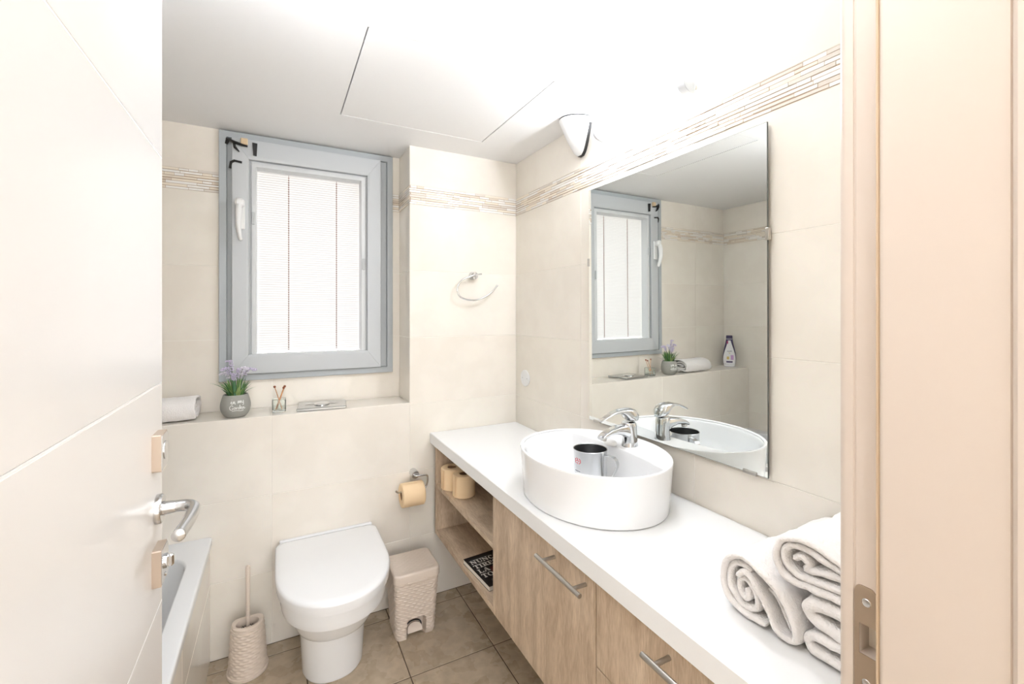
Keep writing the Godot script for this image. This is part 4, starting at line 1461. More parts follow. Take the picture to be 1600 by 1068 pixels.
func floor_things() -> void:
	# pedal bin
	var x0 := 0.4485; var x1 := 0.617; var d0 := 1.903; var d1 := 2.042
	var cx := (x0 + x1) / 2; var cd := (d0 + d1) / 2
	var t := thing("pedal_bin", "beige plastic pedal bin with woven relief beside the toilet", "bin", V(cx, 0, cd))
	var s := S.new()
	var rs := []
	var h := 0.268
	var rows := 128
	for j in rows + 1:
		var y := 0.001 + h * j / rows
		var g := 0.014 * y / h
		var base := rrect(x0 - g * 0.9, x1 + g * 0.9, d0 - g * 1.6, d1 + g * 1.2, 0.022, 12)
		# even points along the outline
		var per := 0.0
		for i in base.size():
			per += base[i].distance_to(base[(i + 1) % base.size()])
		var n := 200
		var r := PackedVector3Array()
		var acc := 0.0; var i := 0; var left := 0.0
		for k in n:
			var want := per * k / n
			while acc + base[i].distance_to(base[(i + 1) % base.size()]) < want:
				acc += base[i].distance_to(base[(i + 1) % base.size()])
				i = (i + 1) % base.size()
			var sl := base[i].distance_to(base[(i + 1) % base.size()])
			var v: Vector2 = base[i].lerp(base[(i + 1) % base.size()], (want - acc) / maxf(sl, 1e-6))
			var out := (v - Vector2(cx, cd))
			var dirn := Vector2(out.x / absf(x1 - cx + g), out.y / absf(d1 - cd + g))
			dirn = Vector2(signf(dirn.x) * pow(absf(dirn.x), 6.0), signf(dirn.y) * pow(absf(dirn.y), 6.0)).normalized()
			var e := 0.0
			if y > 0.012 and y < h - 0.012:
				e = weave(want, y) * 0.0036
			# pedal recess in the front
			var hw := 0.041
			var top := 0.088 - 0.010 * pow(absf(v.x - cx) / hw, 4.0)
			if v.y < d0 + 0.01 and absf(v.x - cx) < hw and y < top:
				v.y = d0 + 0.040
				e = 0.0
			v += dirn * e
			r.append(V(v.x, y, v.y))
		rs.append(r)
	s.loft(rs)
	part("bucket", s, M["bin_plastic"], t, 40)
	s = S.new()
	rs = []
	var lx0 := x0 - 0.0165; var lx1 := x1 + 0.018; var ld0 := d0 - 0.028; var ld1 := d1 + 0.026
	for q in [[0.258, -0.002], [0.258, 0.001], [0.284, 0.0005], [0.290, -0.003], [0.2925, -0.008], [0.2912, -0.016], [0.2916, -0.019]]:
		rs.append(ring(rrect(lx0 - q[1], lx1 + q[1], ld0 - q[1], ld1 + q[1], maxf(0.026 + q[1], 0.006), 8), q[0]))
	s.loft(rs)
	# woven relief of the lid top
	var nx := 64; var nd := 64
	var ax0 := lx0 + 0.019; var ax1 := lx1 - 0.019; var ad0 := ld0 + 0.019; var ad1 := ld1 - 0.019
	var from := s.p.size()
	for i in nx:
		for j in nd:
			var c4 := []
			for q in [[0, 0], [1, 0], [1, 1], [0, 1]]:
				var xx := lerpf(ax0, ax1, float(i + q[0]) / nx); var dd := lerpf(ad0, ad1, float(j + q[1]) / nd)
				c4.append(V(xx, 0.2917 + weave(xx, dd) * 0.0018, dd))
			s.quad(c4[0], c4[3], c4[2], c4[1])
	for i in range(from, s.p.size(), 3):
		if (s.p[i + 2] - s.p[i]).cross(s.p[i + 1] - s.p[i]).y < 0.0:
			var q := s.p[i + 1]
			s.p[i + 1] = s.p[i + 2]
			s.p[i + 2] = q
	s.box(V(cx - 0.045, 0.252, ld0 - 0.0045), V(cx + 0.04, 0.2585, ld0 + 0.006), 0.002)
	part("lid", s, M["bin_plastic"], t, 40)
	s = S.new()
	var poly := PackedVector2Array()
	for k in 13:
		var a := PI * k / 12.0
		poly.append(Vector2(cos(a) * 0.032, 0.030 * pow(sin(a), 0.7) + (0.006 if k == 0 or k == 12 else 0.006)))
	poly.append(Vector2(-0.032, 0.0)); poly.append(Vector2(0.032, 0.0))
	s.prism(poly, Transform3D(Basis(Vector3.RIGHT, Vector3(0, 0.86, -0.5).normalized(), Vector3(0, 0.5, 0.86).normalized()), V(cx - 0.003, 0.014, d0 + 0.012)), 0.006)
	part("pedal", s, M["bin_plastic"], t)
	s = S.new()
	var arc := []
	for k in 13:
		var a := PI * k / 12.0
		arc.append(V(cx - 0.003 + cos(a) * 0.0345, 0.016 + 0.038 * pow(maxf(sin(a), 0.0), 0.6), d0 + 0.032))
	s.tube(arc, [0.0026], 8)
	part("pedal_wire", s, M["black_plastic"], t)

	# toilet brush holder
	var bx := -0.103; var bd := 2.018
	var t2 := thing("brush_holder", "beige woven-relief toilet brush holder on the floor beside the bathtub", "brush holder", V(bx, 0, bd))
	s = S.new()
	rs = []
	var hh := 0.196
	var hold := func(y: float, grow: float) -> PackedVector2Array:
		var q := y / hh
		return dshape(bx, bd + 0.050 - 0.006 * q + grow, bd - 0.050 + 0.006 * q - grow, 0.067 - 0.013 * q + grow, 0.072 - 0.012 * q, 0.024, 70, 2.0)
	rs.append(ring(hold.call(0.0, 0.004), 0.001))
	rs.append(ring(hold.call(0.0, 0.005), 0.006))
	rs.append(ring(hold.call(0.0, 0.004), 0.011))
	for j in 90:
		var y := 0.012 + (hh - 0.026) * j / 89.0
		var o: PackedVector2Array = hold.call(y, 0.0)
		var r := PackedVector3Array()
		var run := 0.0
		for i in o.size():
			if i > 0:
				run += o[i].distance_to(o[i - 1])
			var out: Vector2 = (o[i] - Vector2(bx, bd)).normalized()
			var v := o[i] + out * weave(run, y) * 0.0034
			r.append(V(v.x, y, v.y))
		rs.append(r)
	rs.append(ring(hold.call(hh, 0.0005), hh - 0.013))
	rs.append(ring(hold.call(hh, 0.0005), hh - 0.003))
	rs.append(ring(hold.call(hh, -0.002), hh))
	var inner := func(y: float, k: float) -> PackedVector3Array:
		var o: PackedVector2Array = hold.call(hh, 0.0)
		var r := PackedVector3Array()
		for v in o:
			var q: Vector2 = v - Vector2(bx, bd)
			var a := atan2(q.y / 0.046, q.x / 0.054)
			r.append(V(bx + cos(a) * 0.040 * k, y, bd + 0.001 + sin(a) * 0.031 * k))
		return r
	rs.append(inner.call(hh, 1.0))
	rs.append(inner.call(hh - 0.003, 0.97))
	rs.append(inner.call(hh - 0.06, 0.93))
	rs.append(inner.call(hh - 0.15, 0.85))
	s.loft(rs)
	part("holder_body", s, M["bin_plastic"], t2, 40)
	# brush standing in it
	var t3 := thing("toilet_brush", "toilet brush with a slim beige handle standing in its holder", "brush", V(bx, 0.06, bd))
	s = S.new()
	var hx := bx + 0.001
	s.tube([V(hx, 0.140, bd), V(hx, 0.20, bd), V(hx, 0.214, bd), V(hx, 0.216, bd), V(hx, 0.222, bd), V(hx, 0.224, bd), V(hx, 0.236, bd), V(hx, 0.238, bd), V(hx, 0.243, bd), V(hx, 0.245, bd), V(hx, 0.33, bd + 0.003), V(hx, 0.405, bd + 0.006), V(hx, 0.412, bd + 0.006), V(hx, 0.414, bd + 0.006)], [0.0075, 0.0072, 0.0072, 0.0095, 0.0095, 0.0078, 0.0078, 0.0098, 0.0098, 0.0085, 0.0098, 0.0108, 0.0095, 0.005], 16, 0.8)
	s.lathe([Vector2(0, 0), Vector2(0.018, 0), Vector2(0.019, 0.006), Vector2(0.014, 0.011), Vector2(0.008, 0.013), Vector2(0, 0.013)], V(hx, 0.166, bd - 0.004), Vector3.UP, 24)
	part("handle", s, M["bin_plastic"], t3)
	s = S.new()
	for i in 7:
		for k in 26:
			var a := TAU * k / 26.0 + i * 0.13
			var y := 0.078 + i * 0.0145
			var rr := 0.029 + 0.002 * sin(k * 2.3 + i)
			s.tube([V(hx + cos(a) * 0.004, y - 0.004, bd + sin(a) * 0.004), V(hx + cos(a) * rr, y + 0.006, bd + sin(a) * rr)], [0.0016, 0.0011], 5)
	var br := part("bristles", s, M["bristle"], t3)
	br.set_meta("kind", "stuff")

# ---------------------------------------------------------------- things on the walls
func wall_things() -> void:
	# towel ring: an open hook on a round post
	var t := thing("towel_ring", "chrome open towel ring on the pier wall right of the window", "towel ring", V(0.898, 1.595, ZB))
	var s := S.new()
	s.lathe([Vector2(0, 0), Vector2(0.021, 0), Vector2(0.021, 0.004), Vector2(0.0195, 0.006), Vector2(0.0195, 0.030), Vector2(0.018, 0.033), Vector2(0, 0.033)], V(0.898, 1.595, ZB - 0.0005), Vector3.BACK, 32)
	part("post", s, M["chrome"], t)
	s = S.new()
	s.box(V(0.894, 1.575, ZB - 0.046), V(0.897, 1.613, ZB - 0.0335), 0.0008)
	part("post_slot", s, M["steel_brushed"], t)
	s = S.new()
	var pts := []
	for q in [[0.931, 1.603], [0.878, 1.591], [0.825, 1.568], [0.799, 1.530], [0.808, 1.490], [0.841, 1.472], [0.893, 1.468], [0.936, 1.480], [0.982, 1.506], [1.022, 1.548]]:
		pts.append(V(q[0], q[1], ZB - 0.045))
	s.tube(spline(pts, 7), [0.0045], 14)
	part("ring", s, M["chrome"], t)

	# toilet roll holder and its roll
	var t2 := thing("paper_holder", "chrome toilet roll holder on the back wall right of the toilet", "holder", V(0.585, 0.628, ZB))
	s = S.new()
	s.lathe([Vector2(0, 0), Vector2(0.019, 0), Vector2(0.019, 0.038), Vector2(0.0185, 0.046), Vector2(0.016, 0.049), Vector2(0, 0.049)], V(0.585, 0.628, ZB - 0.0005), Vector3.BACK, 32)
	part("post", s, M["steel_satin"], t2)
	s = S.new()
	s.tube(spline([V(0.581, 0.628, ZB - 0.045), V(0.580, 0.628, ZB - 0.058), V(0.590, 0.627, ZB - 0.062), V(0.625, 0.626, ZB - 0.062), V(0.637, 0.622, ZB - 0.062), V(0.640, 0.610, ZB - 0.062), V(0.639, 0.590, ZB - 0.062), V(0.634, 0.574, ZB - 0.062), V(0.624, 0.566, ZB - 0.062), V(0.60, 0.563, ZB - 0.062), V(0.55, 0.562, ZB - 0.062), V(0.510, 0.563, ZB - 0.062), V(0.495, 0.566, ZB - 0.062), V(0.487, 0.574, ZB - 0.062)], 5), [0.0042], 12)
	part("arm", s, M["steel_satin"], t2)
	var rx := 0.512; var ry := 0.547; var rd := ZB - 0.062
	var t3 := thing("toilet_roll", "cream toilet roll hanging on the chrome holder", "toilet paper", V(rx + 0.05, ry, rd))
	part("paper", roll_shape(V(rx, ry, rd), Vector3.RIGHT, 0.055, 0.104), M["paper"], t3)
	s = S.new()
	s.lathe([Vector2(0.0195, 0.001), Vector2(0.0209, 0.001), Vector2(0.0209, 0.103), Vector2(0.0195, 0.103)], V(rx, ry, rd), Vector3.RIGHT, 30, true)
	part("core", s, M["paper_core"], t3)
	s = S.new()
	s.prism(PackedVector2Array([Vector2(0, 0), Vector2(0.014, 0.001), Vector2(0.014, 0.0018), Vector2(0, 0.0008)]), Transform3D(Basis(Vector3.BACK, Vector3.UP, Vector3.RIGHT), V(rx + 0.002, ry + 0.0546, rd)), 0.08)
	part("loose_end", s, M["paper"], t3)

	# blank cover plate on the right wall
	var t4 := thing("cover_plate", "small white oval cover plate on the right wall near the corner", "cover plate", V(XR, 1.060, 2.035))
	s = S.new()
	var rs := []
	for q in [[1.0, 0.0], [1.0, 0.003], [0.93, 0.0045], [0.5, 0.005]]:
		var r := PackedVector3Array()
		for k in 36:
			var a := TAU * k / 36
			r.append(V(XR - 0.0003 - q[1], 1.060 + sin(a) * 0.043 * q[0], 2.042 + cos(a) * 0.046 * q[0]))
		rs.append(r)
	s.loft(rs)
	part("plate", s, M["white_plastic"], t4)
	for d in [2.018, 2.066]:
		s = S.new()
		s.lathe([Vector2(0, 0), Vector2(0.0035, 0), Vector2(0.0025, 0.0012), Vector2(0, 0.0012)], V(XR - 0.005, 1.060, d), Vector3.LEFT, 12)
		part("screw", s, M["grey_clip"], t4)

# ---------------------------------------------------------------- things on the ledge
func stroke(s: S, pts: Array, o: Vector3, r: float, at: float, y: float, k: float) -> void:
	# a pen stroke laid on the round belly of the pot
	var path := []
	for q in spline(pts, 5):
		var v: Vector2 = q
		var an := at + v.x * k / r
		var yy := y + v.y * k
		var rr: float = pot_radius(yy) + 0.0003
		path.append(o + Vector3(sin(an) * rr, yy, cos(an) * rr))
	s.tube(path, [0.0011], 6)

func pot_radius(y: float) -> float:
	var q := clampf(y / 0.094, 0.0, 1.0)
	return 0.0365 + 0.0155 * sin(PI * pow(q, 0.8)) + 0.0085 * q

func ledge_things() -> void:
	var o := V(-0.156, SH, 2.208)
	var t := thing("potted_lavender", "grey cement pot of artificial lavender on the ledge under the window", "potted plant", o)
	var s := S.new()
	var prof := [Vector2(0, 0.0), Vector2(0.030, 0.0), Vector2(0.0365, 0.002)]
	for k in range(1, 17):
		prof.append(Vector2(pot_radius(0.094 * k / 16.0 - 0.002), 0.094 * k / 16.0 - 0.001))
	var rt := pot_radius(0.092)
	prof.append_array([Vector2(rt - 0.0015, 0.0945), Vector2(rt - 0.005, 0.0935), Vector2(rt - 0.007, 0.085), Vector2(rt - 0.008, 0.07), Vector2(0, 0.068)])
	s.lathe(prof, o, Vector3.UP, 56)
	var pot := part("pot", s, M["cement_pot"], t, 55)
	s = S.new()
	var at := 0.20; var k := 0.0100
	var hand := [
		[[-3.2, 1.2], [-2.9, 2.2], [-2.7, 1.0], [-2.3, 1.1]],
		[[-2.85, 2.9], [-2.75, 3.0]],
		[[-2.3, 1.1], [-2.0, 2.2], [-1.8, 1.1], [-1.4, 2.2], [-1.2, 1.0], [-0.9, 1.2]],
		[[0.0, 1.2], [0.3, 2.4], [0.5, 1.3], [0.9, 2.4], [1.1, 1.3], [1.5, 2.4], [1.7, 1.2]],
		[[2.0, 2.3], [2.2, 1.4], [2.7, 1.5], [2.9, 2.4], [2.7, 0.6], [2.2, 0.4]],
		[[-2.0, -0.2], [-2.6, 0.4], [-3.5, -0.2], [-3.4, -1.4], [-2.5, -1.6], [-2.0, -1.0], [-2.6, -0.9]],
		[[-1.0, -0.6], [-1.5, -0.5], [-1.6, -1.3], [-1.1, -1.2], [-0.9, -0.5], [-0.8, -1.4]],
		[[-0.5, -0.5], [-0.4, -1.4], [-0.3, -0.8], [0.1, -0.5]],
		[[0.9, -0.7], [0.4, -0.6], [0.3, -1.3], [0.8, -1.3], [1.0, 0.6], [1.1, -1.4]],
		[[1.4, -1.0], [1.9, -0.8], [1.6, -0.4], [1.4, -1.1], [1.8, -1.5], [2.1, -1.2]],
		[[2.3, -0.5], [2.4, -1.5], [2.6, -0.7], [2.9, -0.6], [3.0, -1.4], [3.6, -1.1]],
		[[-2.6, -2.2], [-0.5, -2.0], [1.5, -2.3], [2.8, -2.1]]]
	for q in hand:
		var pts := []
		for v in q:
			pts.append(Vector2(v[0] * 0.72, v[1] * 0.9))
		stroke(s, pts, o, 0.05, at, 0.052, k)
	part("hand_lettering", s, M["pot_paint"], pot)
	s = S.new()
	s.lathe([Vector2(0, 0.066), Vector2(rt - 0.009, 0.066), Vector2(rt - 0.009, 0.074), Vector2(0.02, 0.080), Vector2(0, 0.081)], o, Vector3.UP, 30)
	part("soil", s, M["soil"], t)
	# leaves: narrow folded blades
	for i in 95:
		s = S.new()
		var a := rng.randf() * TAU
		var r0 := 0.028 * sqrt(rng.randf())
		var lean := rng.randf_range(0.05, 0.55) + (0.35 if i % 6 == 0 else 0.0)
		var ln := rng.randf_range(0.050, 0.100)
		var wd := rng.randf_range(0.0032, 0.0058)
		var dir := Vector3(cos(a), 0, sin(a))
		var sd := Vector3(-dir.z, 0, dir.x)
		var base := o + dir * r0 + Vector3(0, 0.074, 0)
		var rings := []
		for j in 6:
			var q := j / 5.0
			var c: Vector3 = base + Vector3.UP * (ln * q * (1.0 - 0.35 * lean * q)) + dir * (ln * lean * q * q * 1.1)
			var w := wd * (1.0 - pow(q, 2.2)) * (0.55 + 0.9 * q) + 0.0002
			rings.append(PackedVector3Array([c - sd * w + dir * w * 0.3, c - dir * w * 0.25, c + sd * w + dir * w * 0.3, c + dir * w * 0.12]))
		s.loft(rings)
		part("leaf", s, M["leaf_%d" % (i % 4)], t, 60)
	# flower spikes: stem with whorls of small florets
	var spikes := [[-0.030, 0.150, 0.012], [-0.036, 0.128, -0.014], [-0.018, 0.172, 0.004], [0.010, 0.138, 0.012], [0.028, 0.150, 0.020], [0.046, 0.142, 0.002], [-0.006, 0.120, 0.024], [0.022, 0.126, -0.016]]
	for i in spikes.size():
		var q: Array = spikes[i]
		var tip := o + Vector3(q[0], 0.074 + q[1] - 0.02, q[2])
		var root := o + Vector3(q[0] * 0.35, 0.074, q[2] * 0.4)
		var pts := spline([root, root.lerp(tip, 0.5) + Vector3(-q[0] * 0.2, 0.008, 0), tip, tip + Vector3(q[0] * 0.55, -0.006 if absf(q[0]) > 0.025 else 0.008, q[2] * 0.3)], 8)
		s = S.new()
		s.tube(pts, [0.0009], 5)
		var st := part("stem", s, M["stem_green"], t)
		s = S.new()
		for j in range(12, pts.size()):
			for k2 in 7:
				var a := TAU * k2 / 7.0 + j * 0.7
				var off := Vector3(cos(a), rng.randf_range(-0.3, 0.5), sin(a)) * rng.randf_range(0.0025, 0.0085)
				var sz := rng.randf_range(0.0018, 0.0034)
				var c: Vector3 = pts[j] + off
				s.lathe([Vector2(0, -sz), Vector2(sz * 0.9, -sz * 0.3), Vector2(sz * 0.8, sz * 0.5), Vector2(0, sz)], c, off + Vector3(0.0001, 0.0003, 0), 5)
		part("florets", s, M["flower_lilac"] if i % 3 != 1 else M["flower_pale"], st, 60)

	# square glass tumbler with three reed sticks
	var gx := 0.0065; var gd := 2.228
	var g := thing("glass_tumbler", "small square clear glass tumbler on the ledge beside the plant", "tumbler", V(gx, SH, gd))
	s = S.new()
	var rs := []
	var hw := 0.0275
	for q in [[hw - 0.003, 0.0005], [hw, 0.003], [hw, 0.054], [hw - 0.001, 0.0555], [hw - 0.002, 0.055], [hw - 0.0028, 0.052], [hw - 0.0034, 0.012], [hw - 0.008, 0.009]]:
		rs.append(ring(rrect(gx - q[0], gx + q[0], gd - q[0], gd + q[0], 0.006, 5), SH + q[1]))
	s.loft(rs)
	part("glass", s, M["tumbler_glass"], g, 30)
	var sticks := [
		[V(gx + 0.012, SH + 0.0105, gd - 0.008), V(gx - 0.017, SH + 0.108, gd + 0.010), "reed stick leaning left in the glass tumbler, its bead highest"],
		[V(gx - 0.014, SH + 0.0105, gd - 0.010), V(gx + 0.018, SH + 0.102, gd + 0.004), "reed stick leaning right in the glass tumbler, bead in front"],
		[V(gx - 0.009, SH + 0.0105, gd + 0.006), V(gx + 0.022, SH + 0.106, gd + 0.016), "reed stick leaning right in the glass tumbler, bead behind"]]
	for q in sticks:
		var a: Vector3 = q[0]; var b: Vector3 = q[1]
		var st := thing("reed_stick", q[2], "stick", a, "reed sticks in the glass tumbler")
		s = S.new()
		s.tube([a, a.lerp(b, 0.5), b], [0.0017], 8)
		part("stem", s, M["reed_wood"], st)
		s = S.new()
		var ax := (b - a).normalized()
		s.lathe([Vector2(0, -0.004), Vector2(0.0035, -0.0035), Vector2(0.0052, 0.0), Vector2(0.005, 0.004), Vector2(0.003, 0.006), Vector2(0, 0.0065)], b, ax, 16)
		part("bead", s, M["reed_bead"], st)

	# loose chrome flush plate
	var fp := thing("flush_plate", "loose chrome flush plate with an oval button lying on the ledge", "flush plate", V(0.186, SH, 2.250))
	var bb := Basis(Vector3.UP, deg_to_rad(-6.0))
	var tf := Transform3D(bb, V(0.186, SH + 0.0005, 2.252))
	s = S.new()
	s.box(Vector3(-0.104, 0, -0.083), Vector3(0.104, 0.012, 0.083), 0.003, tf)
	part("plate", s, M["plate_metal"], fp)
	s = S.new()
	rs = []
	for q in [[1.0, 0.0121], [1.0, 0.0145], [0.93, 0.0165], [0.4, 0.0185]]:
		var r := PackedVector3Array()
		for k2 in 40:
			var a := TAU * k2 / 40
			r.append(tf * Vector3(cos(a) * 0.034 * q[0] - 0.002, q[1], sin(a) * 0.042 * q[0]))
		rs.append(r)
	s.loft(rs)
	part("button", s, M["chrome"], fp, 50)
	s = S.new()
	for k2 in 2:
		rs = []
		for q in [[-0.074, 0.0005], [-0.05, 0.006], [-0.036, 0.003]]:
			var r := PackedVector3Array()
			var sg := 1.0 if k2 == 0 else -1.0
			for v in [Vector2(-1, 0), Vector2(1, 0), Vector2(0.7, 1), Vector2(-0.7, 1)]:
				r.append(tf * Vector3(q[0] * sg, 0.012 + v.y * 0.0015, v.x * q[1]))
			rs.append(r)
		s.loft(rs)
	part("button_spring", s, M["steel_brushed"], fp)

	# shampoo bottle in the far left corner, seen in the mirror
	var bo := V(-0.885, SH, 2.262)
	var bt := thing("shampoo_bottle", "white and plum shampoo bottle at the ledge end, seen in the mirror", "bottle", bo)
	var face := Vector3(0.80, 0, 0.60).normalized()
	var fs := Vector3.UP.cross(face)
	var B := Basis(fs, Vector3.UP, face)
	var body := func(lo: float, hi: float, n: int) -> S:
		var q2 := S.new()
		var rr := []
		for j in n + 1:
			var y := lerpf(lo, hi, float(j) / n)
			var q := y / 0.215
			var w := bottle_width(q)
			var dp := minf(w * 0.62, 0.026)
			var r := PackedVector3Array()
			for i in 32:
				var a := TAU * i / 32
				r.append(bo + B * Vector3(cos(a) * w, y, sin(a) * dp))
			rr.append(r)
		q2.loft(rr)
		return q2
	part("bottle_body", body.call(0.0005, 0.215, 22), M["bottle_plum"], bt, 50)
	s = S.new()
	rs = []
	for q in [[0.0232, 0.2186], [0.0236, 0.222], [0.0228, 0.240], [0.020, 0.2445], [0.006, 0.2455]]:
		rs.append(ring(oval(bo.x, -bo.z, q[0], q[0], 28), SH + q[1]))
	s.loft(rs)
	part("cap", s, M["bottle_plum"], bt)
	s = S.new()
	s.lathe([Vector2(0, 0.2155), Vector2(0.0240, 0.2155), Vector2(0.0240, 0.2185), Vector2(0, 0.2185)], bo, Vector3.UP, 28)
	part("cap_ring", s, M["bottle_white"], bt)
	# white front label, a bent sheet with thickness over the body
	var lab := func(y0: float, y1: float, f0: float, f1: float, lift: float, c0: float) -> S:
		var q2 := S.new()
		var rr := []
		for j in 15:
			var y := lerpf(y0, y1, j / 14.0)
			var q := y / 0.215
			var w := bottle_width(q)
			var dp := minf(w * 0.62, 0.026)
			var f := lerpf(f0, f1, pow(j / 14.0, 1.6))
			var r := PackedVector3Array()
			for i in 13:
				var a := PI / 2 + (i / 12.0 - 0.5) * 2.0 * f + c0
				r.append(bo + B * Vector3(cos(a) * (w + lift), y, sin(a) * (dp + lift)))
			for i in range(12, -1, -1):
				var a := PI / 2 + (i / 12.0 - 0.5) * 2.0 * f + c0
				r.append(bo + B * Vector3(cos(a) * (w - 0.0003), y, sin(a) * (dp - 0.0003)))
			rr.append(r)
		q2.loft(rr)
		return q2
	var lb := part("front_label", lab.call(0.002, 0.205, 1.35, 0.35, 0.0005, 0.0), M["bottle_white"], bt, 50)
	part("label_panel", lab.call(0.033, 0.045, 0.50, 0.50, 0.0011, 0.0), M["bottle_plum"], lb, 50)
	part("lilac_patch", lab.call(0.055, 0.092, 0.24, 0.24, 0.0011, 0.42), M["bottle_lilac"], lb, 50)
	part("gold_patch", lab.call(0.058, 0.080, 0.18, 0.18, 0.0011, -0.22), M["bottle_gold"], lb, 50)
	part("pink_tab", lab.call(0.180, 0.202, 0.22, 0.18, 0.0013, -0.50), M["bottle_pink"], lb, 50)
	var tm := TextMesh.new()
	var f := SystemFont.new()
	f.font_names = PackedStringArray(["Droid Serif"])
	f.font_weight = 700
	tm.text = "Dove"
	tm.font = f
	tm.font_size = 32
	tm.pixel_size = 0.00042
	tm.depth = 0.0016
	var mi := MeshInstance3D.new()
	mi.mesh = tm
	mi.material_override = M["bottle_text"]
	mi.transform = Transform3D(B, B * Vector3(0, 0.122, 0.0262))
	add_named(mi, "label_lettering", lb)
	s = S.new()
	s.prism(PackedVector2Array([Vector2(-0.008, 0), Vector2(-0.001, 0.002), Vector2(0.006, 0.0065), Vector2(0.004, 0.001), Vector2(0.001, -0.0025), Vector2(-0.004, -0.002)]), Transform3D(B, bo + B * Vector3(0, 0.107, 0.026)), 0.0012)
	part("gold_emblem", s, M["bottle_gold"], lb)

func bottle_width(q: float) -> float:
	var k := [0.76, 0.90, 0.97, 1.0, 0.985, 0.93, 0.85, 0.755, 0.655, 0.565, 0.50]
	var i := clampi(int(q * 10.0), 0, 9)
	var f := clampf(q * 10.0 - i, 0.0, 1.0)
	return 0.047 * lerpf(k[i], k[i + 1], f)

# ---------------------------------------------------------------- towels
# a thick sheet following «path» (points (d, y)), drawn out along x from x0 to x1, ends rounded
func sheet(s: S, path: Array, th: float, x0: float, x1: float, sd: int, wob := 0.006, nx := 30) -> void:
	var nz := FastNoiseLite.new()
	nz.seed = sd
	nz.frequency = 9.0
	nz.fractal_octaves = 3
	var rings := []
	var n := path.size()
	for i in nx + 1:
		var q := float(i) / nx
		# denser rings near both ends for the rounded hems
		q = 0.5 - 0.5 * cos(PI * q)
		var x := lerpf(x0, x1, q)
		var e := minf(x - x0, x1 - x) / (th * 0.5)
		var half := th * 0.5 * sqrt(clampf(1.0 - pow(1.0 - clampf(e, 0.0, 1.0), 2.0), 0.03, 1.0))
		var l := PackedVector3Array(); var r := PackedVector3Array()
		for j in n:
			var a: Vector2 = path[maxi(j - 1, 0)]; var b: Vector2 = path[mini(j + 1, n - 1)]
			var tg := (b - a).normalized()
			var nr := Vector2(-tg.y, tg.x)
			var p: Vector2 = path[j]
			var hem := nz.get_noise_2d(j * 0.010, 7.0 + sd) * 0.006
			var p3 := Vector3(x + hem * (1.0 - 2.0 * q), p.y, p.x)
			var k1 := nz.get_noise_3dv(p3 * 0.9) * wob
			var k2 := nz.get_noise_3dv(p3 * 3.1) * wob * 0.45
			var cap := minf(1.0, minf(j, n - 1 - j) / 2.0 + 0.45)
			l.append(V(p3.x, p.y + nr.y * (half * cap + k2) + tg.y * 0.0 + k1 * 0.8, p.x + nr.x * (half * cap + k2) + k1 * 0.4))
			r.append(V(p3.x, p.y - nr.y * (half * cap - k2) + k1 * 0.8, p.x - nr.x * (half * cap - k2) + k1 * 0.4))
		r.reverse()
		l.append_array(r)
		rings.append(l)
	var from := s.p.size()
	var m := n * 2
	for i in nx:
		var a: PackedVector3Array = rings[i]; var b: PackedVector3Array = rings[i + 1]
		for j in m:
			var k := (j + 1) % m
			s.quad(a[j], b[j], b[k], a[k])
	for e in [0, nx]:
		var a: PackedVector3Array = rings[e]
		for j in n - 1:
			if e == 0:
				s.quad(a[j], a[j + 1], a[m - 2 - j], a[m - 1 - j])
			else:
				s.quad(a[j], a[m - 1 - j], a[m - 2 - j], a[j + 1])
	s.orient(from)

func pts2(a: Array, off: Vector2) -> Array:
	var o := []
	for q in a:
		o.append(Vector2(q[0], q[1]) + off)
	return o

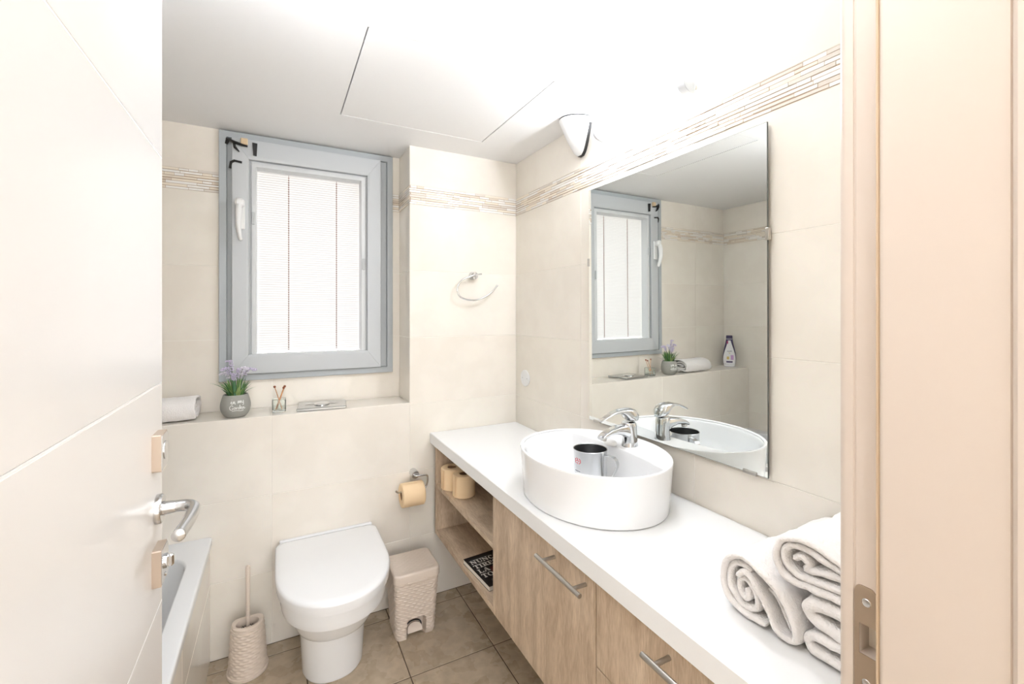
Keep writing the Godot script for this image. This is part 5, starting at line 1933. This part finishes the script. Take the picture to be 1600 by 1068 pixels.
func towels() -> void:
	var c := Vector2(0, CT + 0.0025)
	# rolled towel lying on the counter: outer wrap, inner wrap, crumpled core
	var t := thing("bath_towel", "loosely rolled white towel lowest and leftmost in the pile on the countertop", "towel", V(0.94, CT, 0.53), "white towels piled on the countertop")
	var s := S.new()
	sheet(s, spline(pts2([[0.512, 0.0075], [0.560, 0.0075], [0.592, 0.022], [0.604, 0.052], [0.600, 0.084], [0.578, 0.106], [0.552, 0.112], [0.527, 0.104], [0.500, 0.088], [0.476, 0.065], [0.460, 0.037], [0.460, 0.014], [0.470, 0.007], [0.486, 0.009], [0.500, 0.024], [0.512, 0.044], [0.526, 0.062], [0.544, 0.080], [0.560, 0.084], [0.574, 0.074]], c), 4), 0.0115, 0.800, 1.135, 3)
	part("outer_wrap", s, M["terry"], t, 60)
	s = S.new()
	sheet(s, spline(pts2([[0.545, 0.094], [0.566, 0.096], [0.585, 0.086], [0.592, 0.062], [0.586, 0.036], [0.568, 0.019], [0.548, 0.018], [0.533, 0.030], [0.538, 0.052], [0.554, 0.070], [0.569, 0.066], [0.571, 0.046], [0.556, 0.034], [0.550, 0.044], [0.556, 0.054]], c), 4), 0.0125, 0.806, 1.12, 8, 0.003, 16)
	sheet(s, spline(pts2([[0.472, 0.022], [0.482, 0.040], [0.496, 0.060], [0.512, 0.076]], c), 4), 0.0085, 0.812, 1.12, 9, 0.003, 12)
	part("inner_wrap", s, M["terry"], t, 60)
	# two folded towels at the right, one on the other
	var t2 := thing("folded_towel", "folded white towel at the bottom of the pile beside the door jamb", "towel", V(0.94, CT, 0.40), "white towels piled on the countertop")
	s = S.new()
	sheet(s, spline(pts2([[0.305, 0.037], [0.36, 0.0375], [0.41, 0.037], [0.436, 0.033], [0.447, 0.0225], [0.437, 0.0125], [0.41, 0.0105], [0.36, 0.0105], [0.305, 0.0105]], c), 4), 0.0165, 0.812, 1.10, 15, 0.005)
	part("fold", s, M["terry"], t2, 60)
	var t3 := thing("folded_towel", "folded white towel in the middle of the pile, under the upper roll", "towel", V(0.94, CT + 0.05, 0.40), "white towels piled on the countertop")
	s = S.new()
	sheet(s, spline(pts2([[0.305, 0.094], [0.36, 0.093], [0.41, 0.0905], [0.436, 0.085], [0.447, 0.0735], [0.437, 0.0615], [0.41, 0.058], [0.36, 0.0585], [0.305, 0.0585]], c), 4), 0.0225, 0.812, 1.10, 18, 0.005)
	part("fold", s, M["terry"], t3, 60)
	# upper roll lying across both
	var t4 := thing("bath_towel", "rolled white towel on top of the pile on the countertop", "towel", V(0.95, CT + 0.11, 0.44), "white towels piled on the countertop")
	s = S.new()
	sheet(s, spline(pts2([[0.318, 0.122], [0.36, 0.120], [0.40, 0.116], [0.44, 0.109], [0.472, 0.106], [0.494, 0.116], [0.504, 0.140], [0.499, 0.168], [0.476, 0.184], [0.448, 0.187], [0.418, 0.181], [0.385, 0.172], [0.352, 0.165], [0.325, 0.160], [0.312, 0.148], [0.318, 0.136], [0.340, 0.134], [0.372, 0.137]], c), 4), 0.0115, 0.815, 1.13, 22, 0.006)
	part("outer_wrap", s, M["terry"], t4, 60)
	s = S.new()
	sheet(s, spline(pts2([[0.33, 0.150], [0.37, 0.155], [0.41, 0.164], [0.446, 0.173], [0.476, 0.170], [0.490, 0.152], [0.486, 0.130], [0.468, 0.119], [0.440, 0.122], [0.405, 0.129], [0.385, 0.131]], c), 4), 0.0125, 0.820, 1.115, 25, 0.003, 16)
	sheet(s, spline(pts2([[0.475, 0.146], [0.462, 0.156], [0.450, 0.148], [0.456, 0.135], [0.440, 0.140], [0.418, 0.146], [0.390, 0.146]], c), 4), 0.0125, 0.824, 1.11, 27, 0.003, 14)
	part("inner_wrap", s, M["terry"], t4, 60)
	# hand towel on the ledge
	var t5 := thing("hand_towel", "small rolled white towel on the ledge left of the lavender pot", "towel", V(-0.42, SH, 2.25))
	var e := Vector2(0, SH)
	s = S.new()
	sheet(s, spline(pts2([[2.235, 0.007], [2.275, 0.009], [2.310, 0.016], [2.325, 0.040], [2.315, 0.066], [2.285, 0.082], [2.245, 0.086], [2.205, 0.078], [2.180, 0.056], [2.178, 0.028], [2.195, 0.010], [2.225, 0.017], [2.262, 0.020], [2.296, 0.028], [2.306, 0.046], [2.285, 0.064]], e), 4), 0.0095, -0.555, -0.292, 33, 0.006)
	part("outer_wrap", s, M["terry"], t5, 60)
	s = S.new()
	sheet(s, spline(pts2([[2.272, 0.068], [2.235, 0.072], [2.200, 0.060], [2.194, 0.038], [2.212, 0.027], [2.250, 0.031], [2.285, 0.040], [2.265, 0.053], [2.228, 0.052], [2.216, 0.044], [2.245, 0.042]], e), 4), 0.009, -0.55, -0.30, 35, 0.003, 16)
	part("inner_wrap", s, M["terry"], t5, 60)
